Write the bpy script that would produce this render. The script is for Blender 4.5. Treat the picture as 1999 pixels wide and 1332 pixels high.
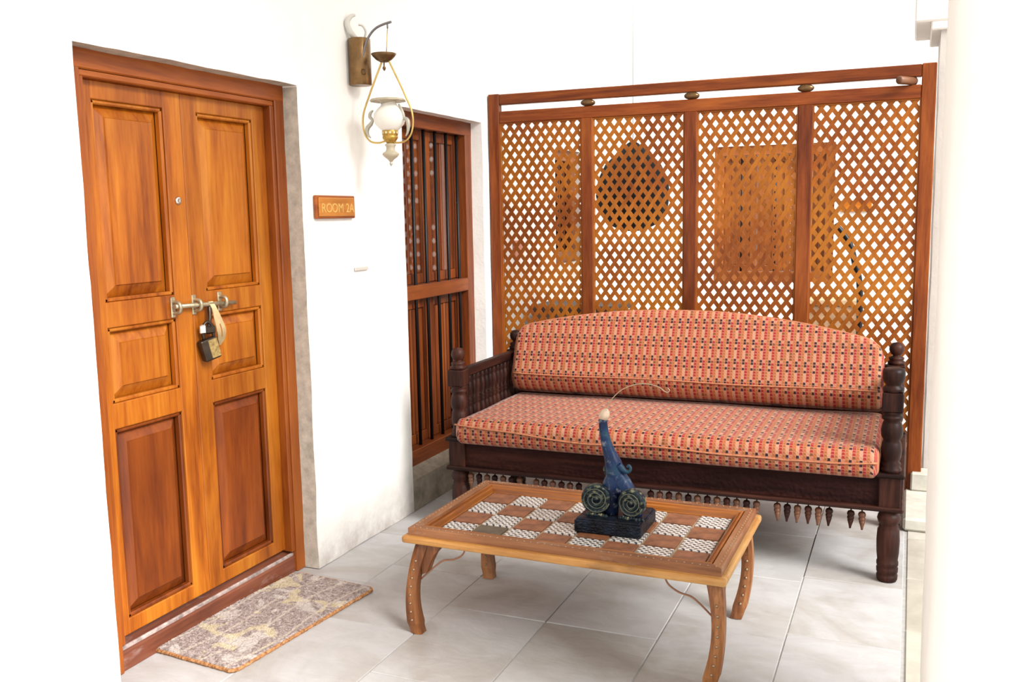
import bpy, bmesh, math, random
from mathutils import Vector, Matrix, noise
random.seed(7)
PI = math.pi
for o in list(bpy.data.objects):
    bpy.data.objects.remove(o, do_unlink=True)
SC = bpy.context.scene
COL = SC.collection

# ------------------------------------------------------------------ camera, sky, sun, exposure
cam_d = bpy.data.cameras.new('camera')
cam = bpy.data.objects.new('camera', cam_d); COL.objects.link(cam)
YAW, PITCH, ROLL, FPX = -0.40130091, 0.13240878, -0.0180505, 1839.06
fw = Vector((math.sin(YAW)*math.cos(PITCH), math.cos(YAW)*math.cos(PITCH), -math.sin(PITCH)))
r0 = Vector((math.cos(YAW), -math.sin(YAW), 0)); u0 = r0.cross(fw)
rt = r0*math.cos(ROLL) + u0*math.sin(ROLL); up = u0*math.cos(ROLL) - r0*math.sin(ROLL)
m = Matrix.Identity(4)
for i in range(3):
    m[i][0] = rt[i]; m[i][1] = up[i]; m[i][2] = -fw[i]
m.translation = (2.308, 0, 1.5)
cam.matrix_world = m
cam_d.sensor_fit = 'HORIZONTAL'; cam_d.sensor_width = 36.0; cam_d.lens = 36.0*FPX/1999.0
cam_d.clip_start = 0.05; cam_d.clip_end = 200
SC.camera = cam

world = bpy.data.worlds.new('sky'); SC.world = world; world.use_nodes = True
bg = world.node_tree.nodes['Background']
bg.inputs['Color'].default_value = (1.0, 0.985, 0.96, 1); bg.inputs['Strength'].default_value = 0.8
sun_d = bpy.data.lights.new('sun', 'SUN'); sun_d.energy = 3.6; sun_d.angle = math.radians(30); sun_d.color = (1.0, 0.975, 0.94)
sun = bpy.data.objects.new('sun', sun_d); COL.objects.link(sun); sun.location = (6, -4, 6)
sun.rotation_euler = Vector((-0.74, 0.34, -0.58)).to_track_quat('-Z', 'Y').to_euler()
vs = SC.view_settings
vs.view_transform = 'Standard'; vs.look = 'None'; vs.gamma = 1.0; vs.use_curve_mapping = False
vs.exposure = 0.95

# ------------------------------------------------------------------ materials
MATS = {}
def nt_new(name):
    mt = bpy.data.materials.new(name); mt.use_nodes = True
    nt = mt.node_tree; b = nt.nodes['Principled BSDF']
    return mt, nt, b
def N(nt, t, **kw):
    n = nt.nodes.new(t)
    for k, v in kw.items():
        if k in n.inputs: n.inputs[k].default_value = v
        else: setattr(n, k, v)
    return n
def L(nt, a, b): nt.links.new(a, b)
def val(nt, op, a, b=None, c=None):
    n = nt.nodes.new('ShaderNodeMath'); n.operation = op
    for i, x in enumerate((a, b, c)):
        if x is None: continue
        if isinstance(x, (int, float)): n.inputs[i].default_value = x
        else: nt.links.new(x, n.inputs[i])
    return n.outputs[0]
def mixc(nt, f, a, b, mode='MIX'):
    n = nt.nodes.new('ShaderNodeMix'); n.data_type = 'RGBA'; n.blend_type = mode
    for s, x in ((n.inputs[0], f), (n.inputs[6], a), (n.inputs[7], b)):
        if isinstance(x, (int, float)): s.default_value = x
        elif isinstance(x, tuple): s.default_value = (*x[:3], 1)
        else: nt.links.new(x, s)
    return n.outputs[2]
def ramp(nt, f, stops):
    n = nt.nodes.new('ShaderNodeValToRGB'); e = n.color_ramp.elements
    while len(e) < len(stops): e.new(0.5)
    for i, (p, c) in enumerate(stops):
        e[i].position = p; e[i].color = (*c, 1)
    nt.links.new(f, n.inputs[0]); return n.outputs[0]
def coords(nt, kind='Object', scale=(1, 1, 1), rot=(0, 0, 0)):
    t = nt.nodes.new('ShaderNodeTexCoord'); mp = nt.nodes.new('ShaderNodeMapping')
    mp.inputs['Scale'].default_value = scale; mp.inputs['Rotation'].default_value = rot
    nt.links.new(t.outputs[kind], mp.inputs[0]); return mp.outputs[0]
def bump(nt, b, h, strength=0.3, dist=0.01):
    n = nt.nodes.new('ShaderNodeBump'); n.inputs['Strength'].default_value = strength; n.inputs['Distance'].default_value = dist
    nt.links.new(h, n.inputs['Height']); nt.links.new(n.outputs[0], b.inputs['Normal'])
def wood(name, dark, mid, light, axis='z', rough=0.42, wear=None, var=0.25, knots=0.0, spec=0.4, stain=False):
    key = (name, axis)
    if key in MATS: return MATS[key]
    mt, nt, b = nt_new(name + '_' + axis)
    s = {'x': (0.9, 11, 11), 'y': (11, 0.9, 11), 'z': (11, 11, 0.9)}[axis]
    oi = nt.nodes.new('ShaderNodeObjectInfo')
    c = coords(nt, 'Object', s)
    add = nt.nodes.new('ShaderNodeVectorMath'); add.operation = 'ADD'
    sc = nt.nodes.new('ShaderNodeVectorMath'); sc.operation = 'SCALE'; sc.inputs[0].default_value = (13, 7, 17)
    L(nt, oi.outputs['Random'], sc.inputs['Scale']); L(nt, c, add.inputs[0]); L(nt, sc.outputs[0], add.inputs[1])
    n1 = N(nt, 'ShaderNodeTexNoise', Scale=1.0, Detail=5.0, Roughness=0.6, Distortion=0.7); L(nt, add.outputs[0], n1.inputs['Vector'])
    n2 = N(nt, 'ShaderNodeTexNoise', Scale=7.0, Detail=3.0, Roughness=0.7); L(nt, add.outputs[0], n2.inputs['Vector'])
    f = val(nt, 'ADD', val(nt, 'MULTIPLY', n1.outputs[0], 0.72), val(nt, 'MULTIPLY', n2.outputs[0], 0.28))
    col = ramp(nt, f, [(0.33, dark), (0.48, mid), (0.64, light)])
    cb = coords(nt, 'Object', (2.2, 2.2, 2.2))
    n3 = N(nt, 'ShaderNodeTexNoise', Scale=1.0, Detail=2.0); L(nt, cb, n3.inputs['Vector'])
    blot = ramp(nt, n3.outputs[0], [(0.35, (0.72, 0.66, 0.62)), (0.6, (1.06, 1.06, 1.06))])
    col = mixc(nt, 0.8, col, blot, 'MULTIPLY')
    hv = nt.nodes.new('ShaderNodeHueSaturation')
    L(nt, val(nt, 'ADD', val(nt, 'MULTIPLY', oi.outputs['Random'], var), 1 - var/2), hv.inputs['Value']); L(nt, col, hv.inputs['Color'])
    col = hv.outputs[0]
    if stain:
        g = nt.nodes.new('ShaderNodeNewGeometry'); n5 = N(nt, 'ShaderNodeTexNoise', Scale=2.3, Detail=3.0); L(nt, g.outputs['Position'], n5.inputs['Vector'])
        col = mixc(nt, ramp(nt, n5.outputs[0], [(0.42, (0, 0, 0)), (0.66, (0.5, 0.5, 0.5))]), col, (0.42, 0.16, 0.014))
        col = mixc(nt, ramp(nt, n5.outputs[0], [(0.30, (0.5, 0.5, 0.5)), (0.46, (0, 0, 0))]), col, (0.13, 0.030, 0.008))
    if wear:
        n4 = N(nt, 'ShaderNodeTexNoise', Scale=9.0, Detail=5.0, Roughness=0.7)
        L(nt, coords(nt, 'Object', tuple(0.35+0.65*(q > 5) for q in s)), n4.inputs['Vector'])
        wf = ramp(nt, n4.outputs[0], [(0.56, (0, 0, 0)), (0.72, (0.75, 0.75, 0.75))])
        col = mixc(nt, wf, col, wear)
    L(nt, col, b.inputs['Base Color'])
    b.inputs['Roughness'].default_value = rough; b.inputs['Specular IOR Level'].default_value = spec
    bump(nt, b, f, 0.25, 0.004)
    MATS[key] = mt; return mt
def plain(name, col, rough=0.5, metal=0.0, nscale=0, var=0.3, bumps=0.0):
    if name in MATS: return MATS[name]
    mt, nt, b = nt_new(name)
    b.inputs['Roughness'].default_value = rough; b.inputs['Metallic'].default_value = metal
    if nscale:
        n = N(nt, 'ShaderNodeTexNoise', Scale=nscale, Detail=5.0, Roughness=0.65); L(nt, coords(nt), n.inputs['Vector'])
        lo = tuple(c*(1-var) for c in col); hi = tuple(min(1, c*(1+var)) for c in col)
        L(nt, ramp(nt, n.outputs[0], [(0.3, lo), (0.7, hi)]), b.inputs['Base Color'])
        if bumps: bump(nt, b, n.outputs[0], bumps, 0.004)
    else: b.inputs['Base Color'].default_value = (*col, 1)
    MATS[name] = mt; return mt

def plaster(name, col, stain):
    mt, nt, b = nt_new(name)
    n = N(nt, 'ShaderNodeTexNoise', Scale=5.0, Detail=8.0, Roughness=0.65); L(nt, coords(nt), n.inputs['Vector'])
    n2 = N(nt, 'ShaderNodeTexNoise', Scale=55.0, Detail=4.0); L(nt, coords(nt), n2.inputs['Vector'])
    c = ramp(nt, n.outputs[0], [(0.3, tuple(q*0.95 for q in col)), (0.65, col)])
    # damp, scuffed stain low on the wall
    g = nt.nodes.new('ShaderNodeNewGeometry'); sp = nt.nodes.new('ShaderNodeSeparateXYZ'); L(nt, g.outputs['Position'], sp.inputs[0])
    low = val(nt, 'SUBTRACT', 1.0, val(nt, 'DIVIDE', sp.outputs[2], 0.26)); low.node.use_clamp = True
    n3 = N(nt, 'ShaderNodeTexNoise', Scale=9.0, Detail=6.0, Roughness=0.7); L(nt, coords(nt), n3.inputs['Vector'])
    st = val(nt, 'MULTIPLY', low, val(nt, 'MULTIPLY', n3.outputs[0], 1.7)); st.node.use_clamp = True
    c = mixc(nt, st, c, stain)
    L(nt, c, b.inputs['Base Color']); b.inputs['Roughness'].default_value = 0.9; b.inputs['Specular IOR Level'].default_value = 0.15
    h = val(nt, 'ADD', n.outputs[0], val(nt, 'MULTIPLY', n2.outputs[0], 0.25))
    bump(nt, b, h, 0.35, 0.012)
    return mt
M_wall = plaster('white_plaster', (0.86, 0.85, 0.82), (0.42, 0.38, 0.35))
M_pillar = plaster('pillar_plaster', (0.84, 0.82, 0.79), (0.6, 0.56, 0.5))

def stone(name, a, b_, c_, ns=2.0):
    mt, nt, b = nt_new(name)
    oi = nt.nodes.new('ShaderNodeObjectInfo')
    sc = nt.nodes.new('ShaderNodeVectorMath'); sc.operation = 'SCALE'; sc.inputs[0].default_value = (31, 17, 5)
    L(nt, oi.outputs['Random'], sc.inputs['Scale'])
    add = nt.nodes.new('ShaderNodeVectorMath'); add.operation = 'ADD'; L(nt, coords(nt), add.inputs[0]); L(nt, sc.outputs[0], add.inputs[1])
    n = N(nt, 'ShaderNodeTexNoise', Scale=ns, Detail=6.0, Roughness=0.6, Distortion=1.2); L(nt, add.outputs[0], n.inputs['Vector'])
    col = ramp(nt, n.outputs[0], [(0.32, a), (0.52, b_), (0.7, c_)])
    hv = nt.nodes.new('ShaderNodeHueSaturation'); L(nt, col, hv.inputs['Color'])
    L(nt, val(nt, 'ADD', 0.95, val(nt, 'MULTIPLY', oi.outputs['Random'], 0.1)), hv.inputs['Value'])
    mp = nt.nodes.new('ShaderNodeMapping'); mp.inputs['Scale'].default_value = (5, 9, 5); mp.inputs['Rotation'].default_value = (0, 0, 0.5); L(nt, add.outputs[0], mp.inputs[0])
    n2 = N(nt, 'ShaderNodeTexNoise', Scale=1.5, Detail=6.0, Roughness=0.65, Distortion=0.8); L(nt, mp.outputs[0], n2.inputs['Vector'])
    vein = ramp(nt, n2.outputs[0], [(0.38, (0.90, 0.89, 0.88)), (0.62, (1.02, 1.02, 1.02))])
    col = mixc(nt, 0.7, hv.outputs[0], vein, 'MULTIPLY')
    L(nt, col, b.inputs['Base Color']); b.inputs['Roughness'].default_value = 0.62; b.inputs['Specular IOR Level'].default_value = 0.3
    bump(nt, b, n2.outputs[0], 0.25, 0.01)
    return mt
M_tile = stone('paving_stone', (0.36, 0.335, 0.312), (0.44, 0.433, 0.435), (0.475, 0.473, 0.48))
M_kerb = stone('kerb_stone', (0.38, 0.35, 0.29), (0.47, 0.44, 0.38), (0.53, 0.5, 0.44))
M_grout = plain('grout', (0.37, 0.36, 0.345), 0.9, 0, 30, 0.15)
M_sand = plain('courtyard_ground', (0.6, 0.56, 0.5), 0.95, 0, 3, 0.1)
M_cement = plain('cement_block', (0.5, 0.48, 0.42), 0.9, 0, 9, 0.2, 0.3)

DOOR = ((0.18, 0.036, 0.003), (0.37, 0.100, 0.006), (0.50, 0.175, 0.014))
DOORL = ((0.075, 0.014, 0.003), (0.165, 0.034, 0.004), (0.25, 0.058, 0.006))
REDW = ((0.065, 0.011, 0.003), (0.165, 0.035, 0.006), (0.28, 0.075, 0.012))
SLAT = ((0.15, 0.036, 0.005), (0.25, 0.066, 0.008), (0.33, 0.102, 0.013))
DARK = ((0.006, 0.0022, 0.002), (0.019, 0.006, 0.0045), (0.062, 0.021, 0.013))
HONEY = ((0.06, 0.018, 0.006), (0.19, 0.065, 0.017), (0.40, 0.18, 0.065))
def W(p, ax): 
    return {'door': lambda: wood('door_wood', *DOOR, ax, 0.38),
            'doorlow': lambda: wood('door_wood_deep', *DOORL, ax, 0.38),
            'frame': lambda: wood('door_frame_wood', (0.15, 0.030, 0.004), (0.26, 0.060, 0.006), (0.35, 0.098, 0.011), ax, 0.4),
            'red': lambda: wood('screen_wood', *REDW, ax, 0.42, spec=0.22),
            'slat': lambda: wood('lattice_wood', *SLAT, ax, 0.45, var=0.10, stain=True, spec=0.2),
            'dark': lambda: wood('bench_wood', *DARK, ax, 0.45, spec=0.15),
            'carved': lambda: wood('carved_bench_wood', (0.008, 0.003, 0.003), (0.022, 0.007, 0.006), (0.055, 0.018, 0.013), ax, 0.6, spec=0.08),
            'honey': lambda: wood('table_wood', *HONEY, ax, 0.5, wear=(0.07, 0.03, 0.012)),
            'mould': lambda: wood('table_moulding_wood', (0.11, 0.03, 0.006), (0.27, 0.085, 0.014), (0.42, 0.16, 0.03), ax, 0.32),
            'pale': lambda: wood('table_edge_wood', (0.20, 0.075, 0.016), (0.41, 0.195, 0.05), (0.54, 0.32, 0.12), ax, 0.5, wear=(0.16, 0.08, 0.03)),
            'worn': lambda: wood('table_frame_wood', (0.10, 0.034, 0.012), (0.20, 0.076, 0.028), (0.31, 0.14, 0.06), ax, 0.55, wear=(0.36, 0.25, 0.17)),
            'win': lambda: wood('window_wood', (0.07, 0.014, 0.004), (0.16, 0.036, 0.007), (0.26, 0.068, 0.012), ax, 0.4),
            'thr': lambda: wood('threshold_wood', (0.07, 0.02, 0.012), (0.15, 0.045, 0.022), (0.2, 0.07, 0.04), ax, 0.5, wear=(0.35, 0.27, 0.25)),
            'finial': lambda: wood('pendant_wood', (0.05, 0.018, 0.010), (0.11, 0.042, 0.02), (0.18, 0.08, 0.04), ax, 0.45),
            'far': lambda: wood('far_shutter_wood', (0.18, 0.05, 0.01), (0.28, 0.085, 0.016), (0.36, 0.125, 0.028), ax, 0.5)}[p]()
M_iron = plain('black_iron', (0.012, 0.011, 0.012), 0.4, 0.6)
M_brass = plain('aged_brass', (0.2, 0.115, 0.05), 0.34, 0.9, 14, 0.4)
M_bolt = plain('green_brass', (0.42, 0.36, 0.24), 0.4, 0.7, 40, 0.35)
M_strap = plain('pale_brass', (0.75, 0.6, 0.33), 0.35, 0.6, 30, 0.15)
M_lock = plain('lock_metal', (0.05, 0.035, 0.025), 0.35, 0.7, 30, 0.4)
M_lockface = plain('lock_brass', (0.42, 0.3, 0.12), 0.4, 0.8, 60, 0.5)
M_steel = plain('bright_steel', (0.7, 0.7, 0.7), 0.2, 1.0)
M_lamparm = plain('grey_iron', (0.2, 0.19, 0.2), 0.45, 0.7)
M_gold = plain('polished_brass', (0.6, 0.42, 0.14), 0.3, 0.75, 30, 0.15)
M_bronze = plain('bronze', (0.14, 0.08, 0.035), 0.35, 0.8, 20, 0.4)
M_cream = plain('cream_ceramic', (0.46, 0.40, 0.29), 0.35, 0, 8, 0.1)
M_scroll = plain('pale_scroll_metal', (0.46, 0.44, 0.37), 0.4, 0.3)
M_whitecable = plain('white_cable', (0.56, 0.54, 0.5), 0.5)
M_grille = plain('rust_wire', (0.3, 0.14, 0.08), 0.5, 0.5)
M_stud = plain('brass_stud', (0.34, 0.23, 0.14), 0.35, 0.6)
def milk(name, alpha):
    mt, nt, b = nt_new(name)
    b.inputs['Base Color'].default_value = (0.93, 0.91, 0.86, 1); b.inputs['Roughness'].default_value = 0.12
    b.inputs['Transmission Weight'].default_value = alpha; b.inputs['IOR'].default_value = 1.1
    return mt
M_milk = milk('milk_glass', 0.25); M_frost = milk('frosted_glass', 0.7)
def pane():
    mt, nt, b = nt_new('shutter_glass')
    out = nt.nodes['Material Output']; tr = nt.nodes.new('ShaderNodeBsdfTransparent'); gl = nt.nodes.new('ShaderNodeBsdfGlossy')
    gl.inputs['Roughness'].default_value = 0.03
    g = nt.nodes.new('ShaderNodeNewGeometry'); dt = nt.nodes.new('ShaderNodeVectorMath'); dt.operation = 'DOT_PRODUCT'
    L(nt, g.outputs['Incoming'], dt.inputs[0]); L(nt, g.outputs['Normal'], dt.inputs[1])
    fr = val(nt, 'ADD', 0.06, val(nt, 'MULTIPLY', 0.94, val(nt, 'POWER', val(nt, 'SUBTRACT', 1.0, val(nt, 'ABSOLUTE', dt.outputs['Value'])), 5.0)))
    mx = nt.nodes.new('ShaderNodeMixShader'); L(nt, fr, mx.inputs[0]); L(nt, tr.outputs[0], mx.inputs[1]); L(nt, gl.outputs[0], mx.inputs[2])
    L(nt, mx.outputs[0], out.inputs[0]); return mt
M_pane = pane()

def fabric():
    mt, nt, b = nt_new('mosaic_fabric')
    t = nt.nodes.new('ShaderNodeTexCoord'); sp = nt.nodes.new('ShaderNodeSeparateXYZ'); L(nt, t.outputs['UV'], sp.inputs[0])
    cu = val(nt, 'DIVIDE', sp.outputs[0], 0.0135); cv = val(nt, 'DIVIDE', sp.outputs[1], 0.0140)
    iu, iv = val(nt, 'FLOOR', cu), val(nt, 'FLOOR', cv)
    fu, fv = val(nt, 'SUBTRACT', cu, iu), val(nt, 'SUBTRACT', cv, iv)
    ku = val(nt, 'FLOORED_MODULO', iu, 3.0); kv = val(nt, 'FLOORED_MODULO', iv, 7.0)
    def eq(a, k): return val(nt, 'COMPARE', a, float(k), 0.1)
    def box(hu, hv):
        a = val(nt, 'LESS_THAN', val(nt, 'ABSOLUTE', val(nt, 'SUBTRACT', fu, 0.5)), hu)
        c = val(nt, 'LESS_THAN', val(nt, 'ABSOLUTE', val(nt, 'SUBTRACT', fv, 0.5)), hv)
        return val(nt, 'MULTIPLY', a, c)
    c0, c1, c2 = eq(ku, 0), eq(ku, 1), eq(ku, 2)
    wn = nt.nodes.new('ShaderNodeTexWhiteNoise'); wn.noise_dimensions = '2D'
    cmb = nt.nodes.new('ShaderNodeCombineXYZ'); L(nt, iu, cmb.inputs[0]); L(nt, iv, cmb.inputs[1]); L(nt, cmb.outputs[0], wn.inputs[0])
    big = N(nt, 'ShaderNodeTexNoise', Scale=4.0, Detail=1.0); L(nt, t.outputs['UV'], big.inputs['Vector'])
    cream = (0.37, 0.19, 0.125); salmon = (0.37, 0.128, 0.08); orange = (0.33, 0.095, 0.034)
    base = mixc(nt, c1, mixc(nt, c2, cream, orange), salmon)
    base = mixc(nt, val(nt, 'MULTIPLY', wn.outputs[0], 0.5), base, (0.36, 0.155, 0.075))
    dk = val(nt, 'MULTIPLY', c0, val(nt, 'ADD', val(nt, 'ADD', eq(kv, 5), eq(kv, 6)), eq(kv, 3)))
    dk = val(nt, 'MULTIPLY', dk, box(0.42, 0.42))
    rd = val(nt, 'MULTIPLY', val(nt, 'MULTIPLY', c1, val(nt, 'SUBTRACT', 1.0, eq(kv, 6))), box(0.45, 0.40))
    ol = val(nt, 'MULTIPLY', val(nt, 'MULTIPLY', c2, box(0.36, 0.28)), val(nt, 'ADD', 0.25, val(nt, 'MULTIPLY', wn.outputs[0], 0.6)))
    col = mixc(nt, ol, base, (0.17, 0.065, 0.01))
    redv = mixc(nt, val(nt, 'GREATER_THAN', wn.outputs[0], 0.88), (0.23, 0.007, 0.009), (0.13, 0.035, 0.010))
    col = mixc(nt, val(nt, 'MULTIPLY', rd, 0.95), col, redv)
    col = mixc(nt, dk, col, (0.02, 0.006, 0.010))
    L(nt, col, b.inputs['Base Color']); b.inputs['Roughness'].default_value = 0.7; b.inputs['Specular IOR Level'].default_value = 0.3
    b.inputs['Sheen Weight'].default_value = 0.15; b.inputs['Sheen Roughness'].default_value = 0.4
    wv = val(nt, 'MULTIPLY', val(nt, 'SINE', val(nt, 'MULTIPLY', cu, 2*PI)), val(nt, 'SINE', val(nt, 'MULTIPLY', cv, 2*PI)))
    bump(nt, b, wv, 0.2, 0.002)
    return mt
M_fabric = fabric()
M_piping = plain('piping_cord', (0.36, 0.13, 0.06), 0.7, 0, 60, 0.3)

def tile_pattern():
    mt, nt, b = nt_new('patterned_tile_glaze')
    t = nt.nodes.new('ShaderNodeTexCoord'); mp = nt.nodes.new('ShaderNodeMapping'); mp.inputs['Scale'].default_value = (38, 38, 0)
    L(nt, t.outputs['Object'], mp.inputs[0])
    sp = nt.nodes.new('ShaderNodeSeparateXYZ'); L(nt, mp.outputs[0], sp.inputs[0])
    # diaper of small dark leaves set in alternating directions on white
    a = val(nt, 'ADD', sp.outputs[0], sp.outputs[1]); c = val(nt, 'SUBTRACT', sp.outputs[0], sp.outputs[1])
    fa = val(nt, 'SUBTRACT', val(nt, 'FRACT', a), 0.5); fc = val(nt, 'SUBTRACT', val(nt, 'FRACT', c), 0.5)
    chk = val(nt, 'FLOORED_MODULO', val(nt, 'ADD', val(nt, 'FLOOR', a), val(nt, 'FLOOR', c)), 2.0)
    def ell(ra, rc): return val(nt, 'LESS_THAN', val(nt, 'ADD', val(nt, 'POWER', val(nt, 'DIVIDE', val(nt, 'ABSOLUTE', fa), ra), 2.0), val(nt, 'POWER', val(nt, 'DIVIDE', val(nt, 'ABSOLUTE', fc), rc), 2.0)), 1.0)
    e = val(nt, 'ADD', val(nt, 'MULTIPLY', chk, ell(0.46, 0.24)), val(nt, 'MULTIPLY', val(nt, 'SUBTRACT', 1.0, chk), ell(0.24, 0.46)))
    n = N(nt, 'ShaderNodeTexNoise', Scale=60.0, Detail=3.0); L(nt, coords(nt), n.inputs['Vector'])
    wht = ramp(nt, n.outputs[0], [(0.35, (0.46, 0.42, 0.35)), (0.55, (0.62, 0.59, 0.55))])
    L(nt, mixc(nt, e, wht, (0.045, 0.05, 0.075)), b.inputs['Base Color']); b.inputs['Roughness'].default_value = 0.35
    return mt
M_ptile = tile_pattern()
M_terra = plain('terracotta_tile', (0.20, 0.076, 0.034), 0.55, 0, 20, 0.5)
M_darktile = plain('dark_worn_tile', (0.09, 0.07, 0.045), 0.5, 0, 18, 0.4)
M_tgrout = plain('table_grout', (0.33, 0.235, 0.15), 0.8, 0, 40, 0.35)

def blue():
    mt, nt, b = nt_new('crackled_blue_paint')
    n = N(nt, 'ShaderNodeTexNoise', Scale=38.0, Detail=6.0, Roughness=0.7); L(nt, coords(nt), n.inputs['Vector'])
    n2 = N(nt, 'ShaderNodeTexNoise', Scale=11.0, Detail=3.0); L(nt, coords(nt), n2.inputs['Vector'])
    c = ramp(nt, n2.outputs[0], [(0.38, (0.003, 0.006, 0.025)), (0.52, (0.006, 0.022, 0.075)), (0.68, (0.02, 0.065, 0.09))])
    f = ramp(nt, n.outputs[0], [(0.55, (0, 0, 0)), (0.68, (0.7, 0.7, 0.7))])
    L(nt, mixc(nt, f, c, (0.22, 0.25, 0.28)), b.inputs['Base Color']); b.inputs['Roughness'].default_value = 0.35
    bump(nt, b, n.outputs[0], 0.4, 0.004); return mt
M_blue = blue(); M_blue.node_tree.nodes['Principled BSDF'].inputs['Specular IOR Level'].default_value = 0.2
def discm():
    mt, nt, b = nt_new('painted_scroll_relief')
    n = N(nt, 'ShaderNodeTexNoise', Scale=70.0, Detail=5.0); L(nt, coords(nt), n.inputs['Vector'])
    c = ramp(nt, n.outputs[0], [(0.4, (0.004, 0.008, 0.016)), (0.54, (0.016, 0.032, 0.035)), (0.70, (0.26, 0.24, 0.13))])
    L(nt, c, b.inputs['Base Color']); b.inputs['Roughness'].default_value = 0.4; bump(nt, b, n.outputs[0], 0.5, 0.004); return mt
M_disc = discm(); M_disc.node_tree.nodes['Principled BSDF'].inputs['Specular IOR Level'].default_value = 0.2
def plinthm():
    mt, nt, b = nt_new('carved_plinth_paint')
    n = N(nt, 'ShaderNodeTexVoronoi', Scale=70.0); n.feature = 'DISTANCE_TO_EDGE'; L(nt, coords(nt, 'Object', (1, 1, 1.4)), n.inputs['Vector'])
    n2 = N(nt, 'ShaderNodeTexNoise', Scale=30.0, Detail=4.0); L(nt, coords(nt), n2.inputs['Vector'])
    c = ramp(nt, n2.outputs[0], [(0.4, (0.004, 0.005, 0.008)), (0.7, (0.012, 0.018, 0.034))])
    L(nt, c, b.inputs['Base Color']); b.inputs['Roughness'].default_value = 0.35; bump(nt, b, n.outputs[0], 0.7, 0.006); return mt
M_plinth = plinthm(); M_plinth.node_tree.nodes['Principled BSDF'].inputs['Specular IOR Level'].default_value = 0.15
M_ivory = plain('worn_ivory', (0.5, 0.38, 0.28), 0.5, 0, 30, 0.3)

def carve(mt):
    nt = mt.node_tree; b = nt.nodes['Principled BSDF']
    n = N(nt, 'ShaderNodeTexVoronoi', Scale=70.0); n.feature = 'SMOOTH_F1'; L(nt, coords(nt, 'Object', (1, 1, 1)), n.inputs['Vector'])
    bump(nt, b, n.outputs[0], 0.7, 0.006)
carve(W('carved', 'x')); carve(W('carved', 'y'))

def matm(name, side):
    mt, nt, b = nt_new(name)
    n = N(nt, 'ShaderNodeTexNoise', Scale=90.0, Detail=4.0, Roughness=0.7); L(nt, coords(nt), n.inputs['Vector'])
    if side:
        c = ramp(nt, n.outputs[0], [(0.3, (0.14, 0.065, 0.03)), (0.55, (0.4, 0.19, 0.08)), (0.75, (0.55, 0.32, 0.16))])
    else:
        base = ramp(nt, n.outputs[0], [(0.33, (0.13, 0.095, 0.085)), (0.5, (0.25, 0.20, 0.185)), (0.66, (0.38, 0.325, 0.30))])
        def blobs(scale, seed, lo, hi, dist=1.5, sc=(1, 1, 1)):
            k = N(nt, 'ShaderNodeTexNoise', Scale=scale, Detail=2.5, Distortion=dist)
            mp = nt.nodes.new('ShaderNodeMapping'); mp.inputs['Location'].default_value = (seed, seed*2, 0); mp.inputs['Scale'].default_value = sc
            t = nt.nodes.new('ShaderNodeTexCoord'); L(nt, t.outputs['Object'], mp.inputs[0]); L(nt, mp.outputs[0], k.inputs['Vector'])
            return ramp(nt, k.outputs[0], [(lo, (0, 0, 0)), (hi, (1, 1, 1))])
        c = mixc(nt, val(nt, 'MULTIPLY', blobs(7.0, 3.1, 0.56, 0.62), 0.65), base, (0.45, 0.405, 0.375))
        c = mixc(nt, val(nt, 'MULTIPLY', blobs(6.0, 9.7, 0.60, 0.64), 0.6), c, (0.46, 0.39, 0.24))
        # thin pale stems running the length of the mat
        sp = nt.nodes.new('ShaderNodeSeparateXYZ'); t = nt.nodes.new('ShaderNodeTexCoord'); L(nt, t.outputs['Object'], sp.inputs[0])
        wob = val(nt, 'MULTIPLY', val(nt, 'SINE', val(nt, 'MULTIPLY', sp.outputs[1], 9.0)), 0.018)
        st = val(nt, 'FRACT', val(nt, 'MULTIPLY', val(nt, 'ADD', sp.outputs[0], wob), 9.0))
        st = val(nt, 'LESS_THAN', val(nt, 'ABSOLUTE', val(nt, 'SUBTRACT', st, 0.5)), 0.05)
        c = mixc(nt, val(nt, 'MULTIPLY', st, 0.5), c, (0.45, 0.39, 0.32))
    L(nt, c, b.inputs['Base Color']); b.inputs['Roughness'].default_value = 0.95; b.inputs['Specular IOR Level'].default_value = 0.1
    return mt
M_mat = matm('printed_coir', False); M_matside = matm('coir_edge', True)

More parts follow.
